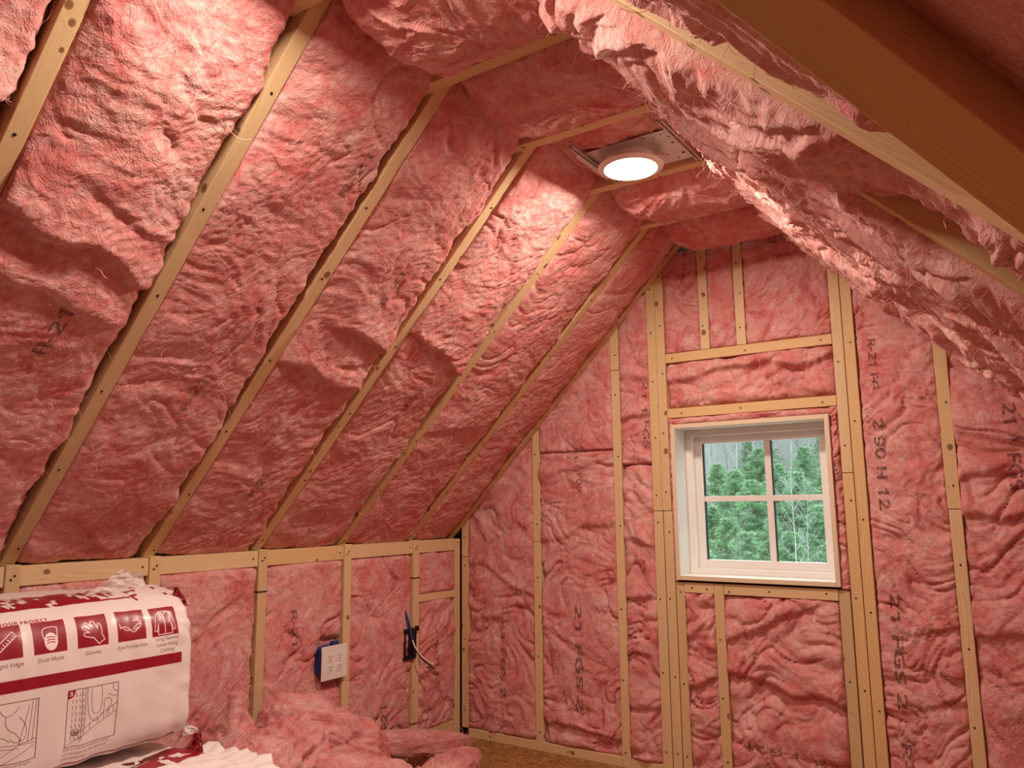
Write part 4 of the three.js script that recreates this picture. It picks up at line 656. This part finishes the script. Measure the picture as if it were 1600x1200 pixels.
chunk('long rolled strip of wool on the floor towards the corner', { c: [0.170, 0.110, 0.50], size: [0.052, 0.045, 0.305], rot: [-0.20, -0.10, 0], n: 3.2, seed: 1, lumps: 0.007 });
chunk('thick sloping slab of wool leaning on the knee wall under outlet', { c: [0.19, 0.235, 0.98], size: [0.10, 0.10, 0.26], rot: [-0.46, -0.1, 0.35], n: 3.4, seed: 2, lumps: 0.02 });
chunk('peaked wool offcut standing beside the bags', { c: [0.17, 0.27, 1.325], size: [0.07, 0.20, 0.12], rot: [-0.05, 0.2, 0.1], n: 2.6, taper: 0.82, seed: 3, lumps: 0.02 });
chunk('pale torn lump of wool in the heap behind torn bag', { c: [0.26, 0.22, 1.20], size: [0.10, 0.15, 0.11], rot: [0.2, 0.3, 0.2], n: 2.8, seed: 4, lumps: 0.032 });
chunk('broad wool slab in front of the heap at the bottom picture edge', { c: [0.40, 0.10, 1.02], size: [0.15, 0.115, 0.22], rot: [-0.35, -0.25, 0.15], n: 3.4, seed: 5, lumps: 0.02 });
chunk('wool block on the floor, foremost at the right end of heap', { c: [0.335, 0.045, 0.47], size: [0.085, 0.042, 0.19], rot: [-0.1, 0.42, 0.1], n: 4, seed: 6, lumps: 0.012 });
chunk('small wool scrap on the floor between slab and block', { c: [0.42, 0.05, 0.74], size: [0.10, 0.055, 0.12], rot: [0, 0.5, 0.1], n: 3, seed: 7, lumps: 0.014 });
chunk('wool filling behind the heap low against the knee wall', { c: [0.10, 0.12, 1.10], size: [0.09, 0.15, 0.22], rot: [-0.1, 0, 0], n: 3, seed: 8, lumps: 0.016 });
chunk('wool scrap lying between bag and heap', { c: [0.36, 0.20, 1.42], size: [0.12, 0.16, 0.12], rot: [0.1, 0.3, 0], n: 3, seed: 9, lumps: 0.018 });

// ------------------------------------------------------------------ the wooded hillside outside
{
  const gw = 60, gd = 70, pos = [], idx = [], hill = (x, z) => -4.2 + Math.min(Math.max(0, -z - 13) * 0.42, 8.2 + clamp(0.9 * (x + 15), -2, 12)) + 0.5 * noise(x * 0.2, z * 0.2, 3);
  for (let j = 0; j <= gd; j++) for (let i = 0; i <= gw; i++) { const z = -2 - (j / gd) ** 1.4 * 120, x = -70 + i / gw * 110; pos.push(x, hill(x, z), z); }
  for (let j = 0; j < gd; j++) for (let i = 0; i < gw; i++) { const a = j * (gw + 1) + i; idx.push(a, a + 1, a + gw + 2, a, a + gw + 2, a + gw + 1); }
  const g = new THREE.BufferGeometry(); g.setAttribute('position', new THREE.Float32BufferAttribute(pos, 3)); g.setIndex(idx); g.computeVertexNormals();
  structure('ground', g, std({ color: new THREE.Color().setRGB(0.235, 0.22, 0.20), roughness: 1 }));
  const trunkMats = [[0.36, 0.35, 0.33], [0.26, 0.25, 0.24], [0.44, 0.42, 0.39]].map((c) => std({ color: new THREE.Color().setRGB(...c), roughness: 0.9 }));
  const limb = (a, b, r0, r1, sides = 5) => { const d = b.clone().sub(a), len = d.length(), q = new THREE.CylinderGeometry(r1, r0, len, sides, 1, true); q.translate(0, len / 2, 0); q.applyQuaternion(new THREE.Quaternion().setFromUnitVectors(V3(0, 1, 0), d.normalize())); q.translate(a.x, a.y, a.z); return q; };
  function bare(seed) {
    const r = rng(seed), root = new THREE.Group(), h = 9 + r() * 4, tr = [], br = []; let p = V3(0, -0.3, 0), k = 0; const R0 = 0.05 + r() * 0.05, path = [p];
    while (p.y < h) { const q = p.clone().add(V3((r() - 0.5) * 0.25, 1.1, (r() - 0.5) * 0.25)); tr.push(limb(p, q, R0 * (1 - p.y / h * 0.85), R0 * (1 - Math.min(1, q.y / h) * 0.85))); p = q; path.push(p); }
    for (let i = 0; i < 46; i++) {
      const f = 0.12 + r() * 0.88, y = f * h, a0 = path[Math.min(path.length - 1, Math.floor((y + 0.3) / 1.1))].clone(); a0.y = y; const an = r() * 6.28, L = (1.9 - f * 1.1) * (0.5 + r() * 0.8), rise = 0.5 + r() * 0.9;
      const b = a0.clone().add(V3(Math.cos(an) * L, rise * L, Math.sin(an) * L)); br.push(limb(a0, b, 0.020 * (1.2 - f), 0.007, 4));
      for (let t = 0; t < 5; t++) { const s = a0.clone().lerp(b, 0.25 + r() * 0.7), e = s.clone().add(V3((r() - 0.5) * L * 0.9, L * (0.25 + r() * 0.5), (r() - 0.5) * L * 0.9)); br.push(limb(s, e, 0.008, 0.003, 3)); }
    }
    const m = trunkMats[seed % 3]; part('trunk', mergeGeometries(tr), m, root); part('branches', mergeGeometries(br), m, root); return root;
  }
  function pine(seed) {
    const r = rng(seed), root = new THREE.Group(), h = 6, tr = [limb(V3(0, -0.3, 0), V3(0, h, 0), 0.11, 0.015, 7)], pos2 = [], nrm = [], col = [];
    const tuft = (c, d, s) => { for (let i = 0; i < 26; i++) { const v = d.clone().multiplyScalar(0.6).add(V3(r() - 0.5, r() - 0.4, r() - 0.5).multiplyScalar(1.5)).normalize().multiplyScalar(s * (0.6 + r() * 0.6)), w = V3(r() - 0.5, r() - 0.5, r() - 0.5).cross(v).normalize().multiplyScalar(0.011), g1 = 0.8 + r() * 0.4; for (const q of [c.clone().sub(w), c.clone().add(w), c.clone().add(v)]) { pos2.push(q.x, q.y, q.z); col.push(g1, g1, g1); } } };
    for (let y = 0.6; y < h; y += 0.30) { const f = y / h, nb = 5 + Math.floor(r() * 2), L = 0.25 + (1 - f) * 1.7; for (let i = 0; i < nb; i++) { const an = i / nb * 6.28 + r() * 1.2, up = 0.25 + f * 0.7, l = L * (0.7 + r() * 0.5), d = V3(Math.cos(an), up, Math.sin(an)).normalize(), a = V3(0, y, 0), b = a.clone().addScaledVector(d, l); tr.push(limb(a, b, 0.018, 0.006, 4)); for (let t = 0.3; t <= 1.01; t += 0.14) for (let e = 0; e < 2; e++) tuft(a.clone().addScaledVector(d, l * t).add(V3((r() - 0.5) * 0.3 * l, (r() - 0.3) * 0.2, (r() - 0.5) * 0.3 * l)), d, 0.20); } }
    const g2 = new THREE.BufferGeometry(); g2.setAttribute('position', new THREE.Float32BufferAttribute(pos2, 3)); g2.setAttribute('color', new THREE.Float32BufferAttribute(col, 3)); g2.computeVertexNormals();
    part('trunk', mergeGeometries(tr), std({ color: new THREE.Color().setRGB(0.22, 0.17, 0.13), roughness: 0.9 }), root);
    part('needles', g2, std({ color: new THREE.Color().setRGB(0.34, 0.50, 0.29), vertexColors: true, roughness: 0.8, side: THREE.DoubleSide }), root); return root;
  }
  const bares = [1, 2, 3, 4, 5].map((s) => bare(s)), pines = [11, 12, 13].map((s) => pine(s)), r = rng(88);
  const placeTree = (proto, name, label, cat, group, x, z, s) => { const t = proto.clone(); t.name = numbered(name); scene.add(t); t.position.set(x, hill(x, z) - 0.05, z); t.rotation.y = r() * 6.28; t.scale.set(s * (cat === 'tree' && name === 'pine_tree' ? 1.75 : 1), s, s * (name === 'pine_tree' ? 1.75 : 1)); tag(t, label, cat, group); };
  for (let i = 0; i < 220; i++) { const z = -23 - (i / 220) ** 0.8 * 34 - r() * 2, cx = 2.3 - 0.297 * (2.95 - z), x = cx + (r() - 0.5) * 0.21 * (2.95 - z); placeTree(bares[i % 5], 'bare_tree', 'leafless grey tree on the hillside outside the window', 'tree', 'bare trees outside the window', x, z, 0.34 + r() * 0.4); }
  for (const [a, z, s] of [[-0.333, -15, 0.34], [-0.262, -15.5, 0.42], [-0.245, -16, 0.36], [-0.285, -16.2, 0.3], [-0.23, -14.6, 0.26]]) placeTree(bares[Math.round(-z * 2) % 5], 'bare_sapling', 'thin pale leafless sapling in front of the pines outside window', 'tree', 'saplings outside the window', 2.3 + a * (2.95 - z), z, s);
  const pp = [];
  for (let k = 0; k < 17; k++) { const z = -16.5 - (k * 7 % 17) * 0.5, a = -0.385 + (k + 0.5) / 17 * 0.19; pp.push([2.3 + a * (2.95 - z), z, 0.34 + r() * 0.14]); }
  for (const [a, z, s] of [[-0.315, -27, 0.30], [-0.29, -28, 0.26], [-0.225, -28, 0.28]]) pp.push([2.3 + a * (2.95 - z), z, s]);
  pp.forEach(([x, z, s], i) => placeTree(pines[i % 3], 'pine_tree', 'soft green young pine on the hillside outside the window', 'tree', 'pines outside the window', x, z, s));
}
renderer.render(scene, camera);
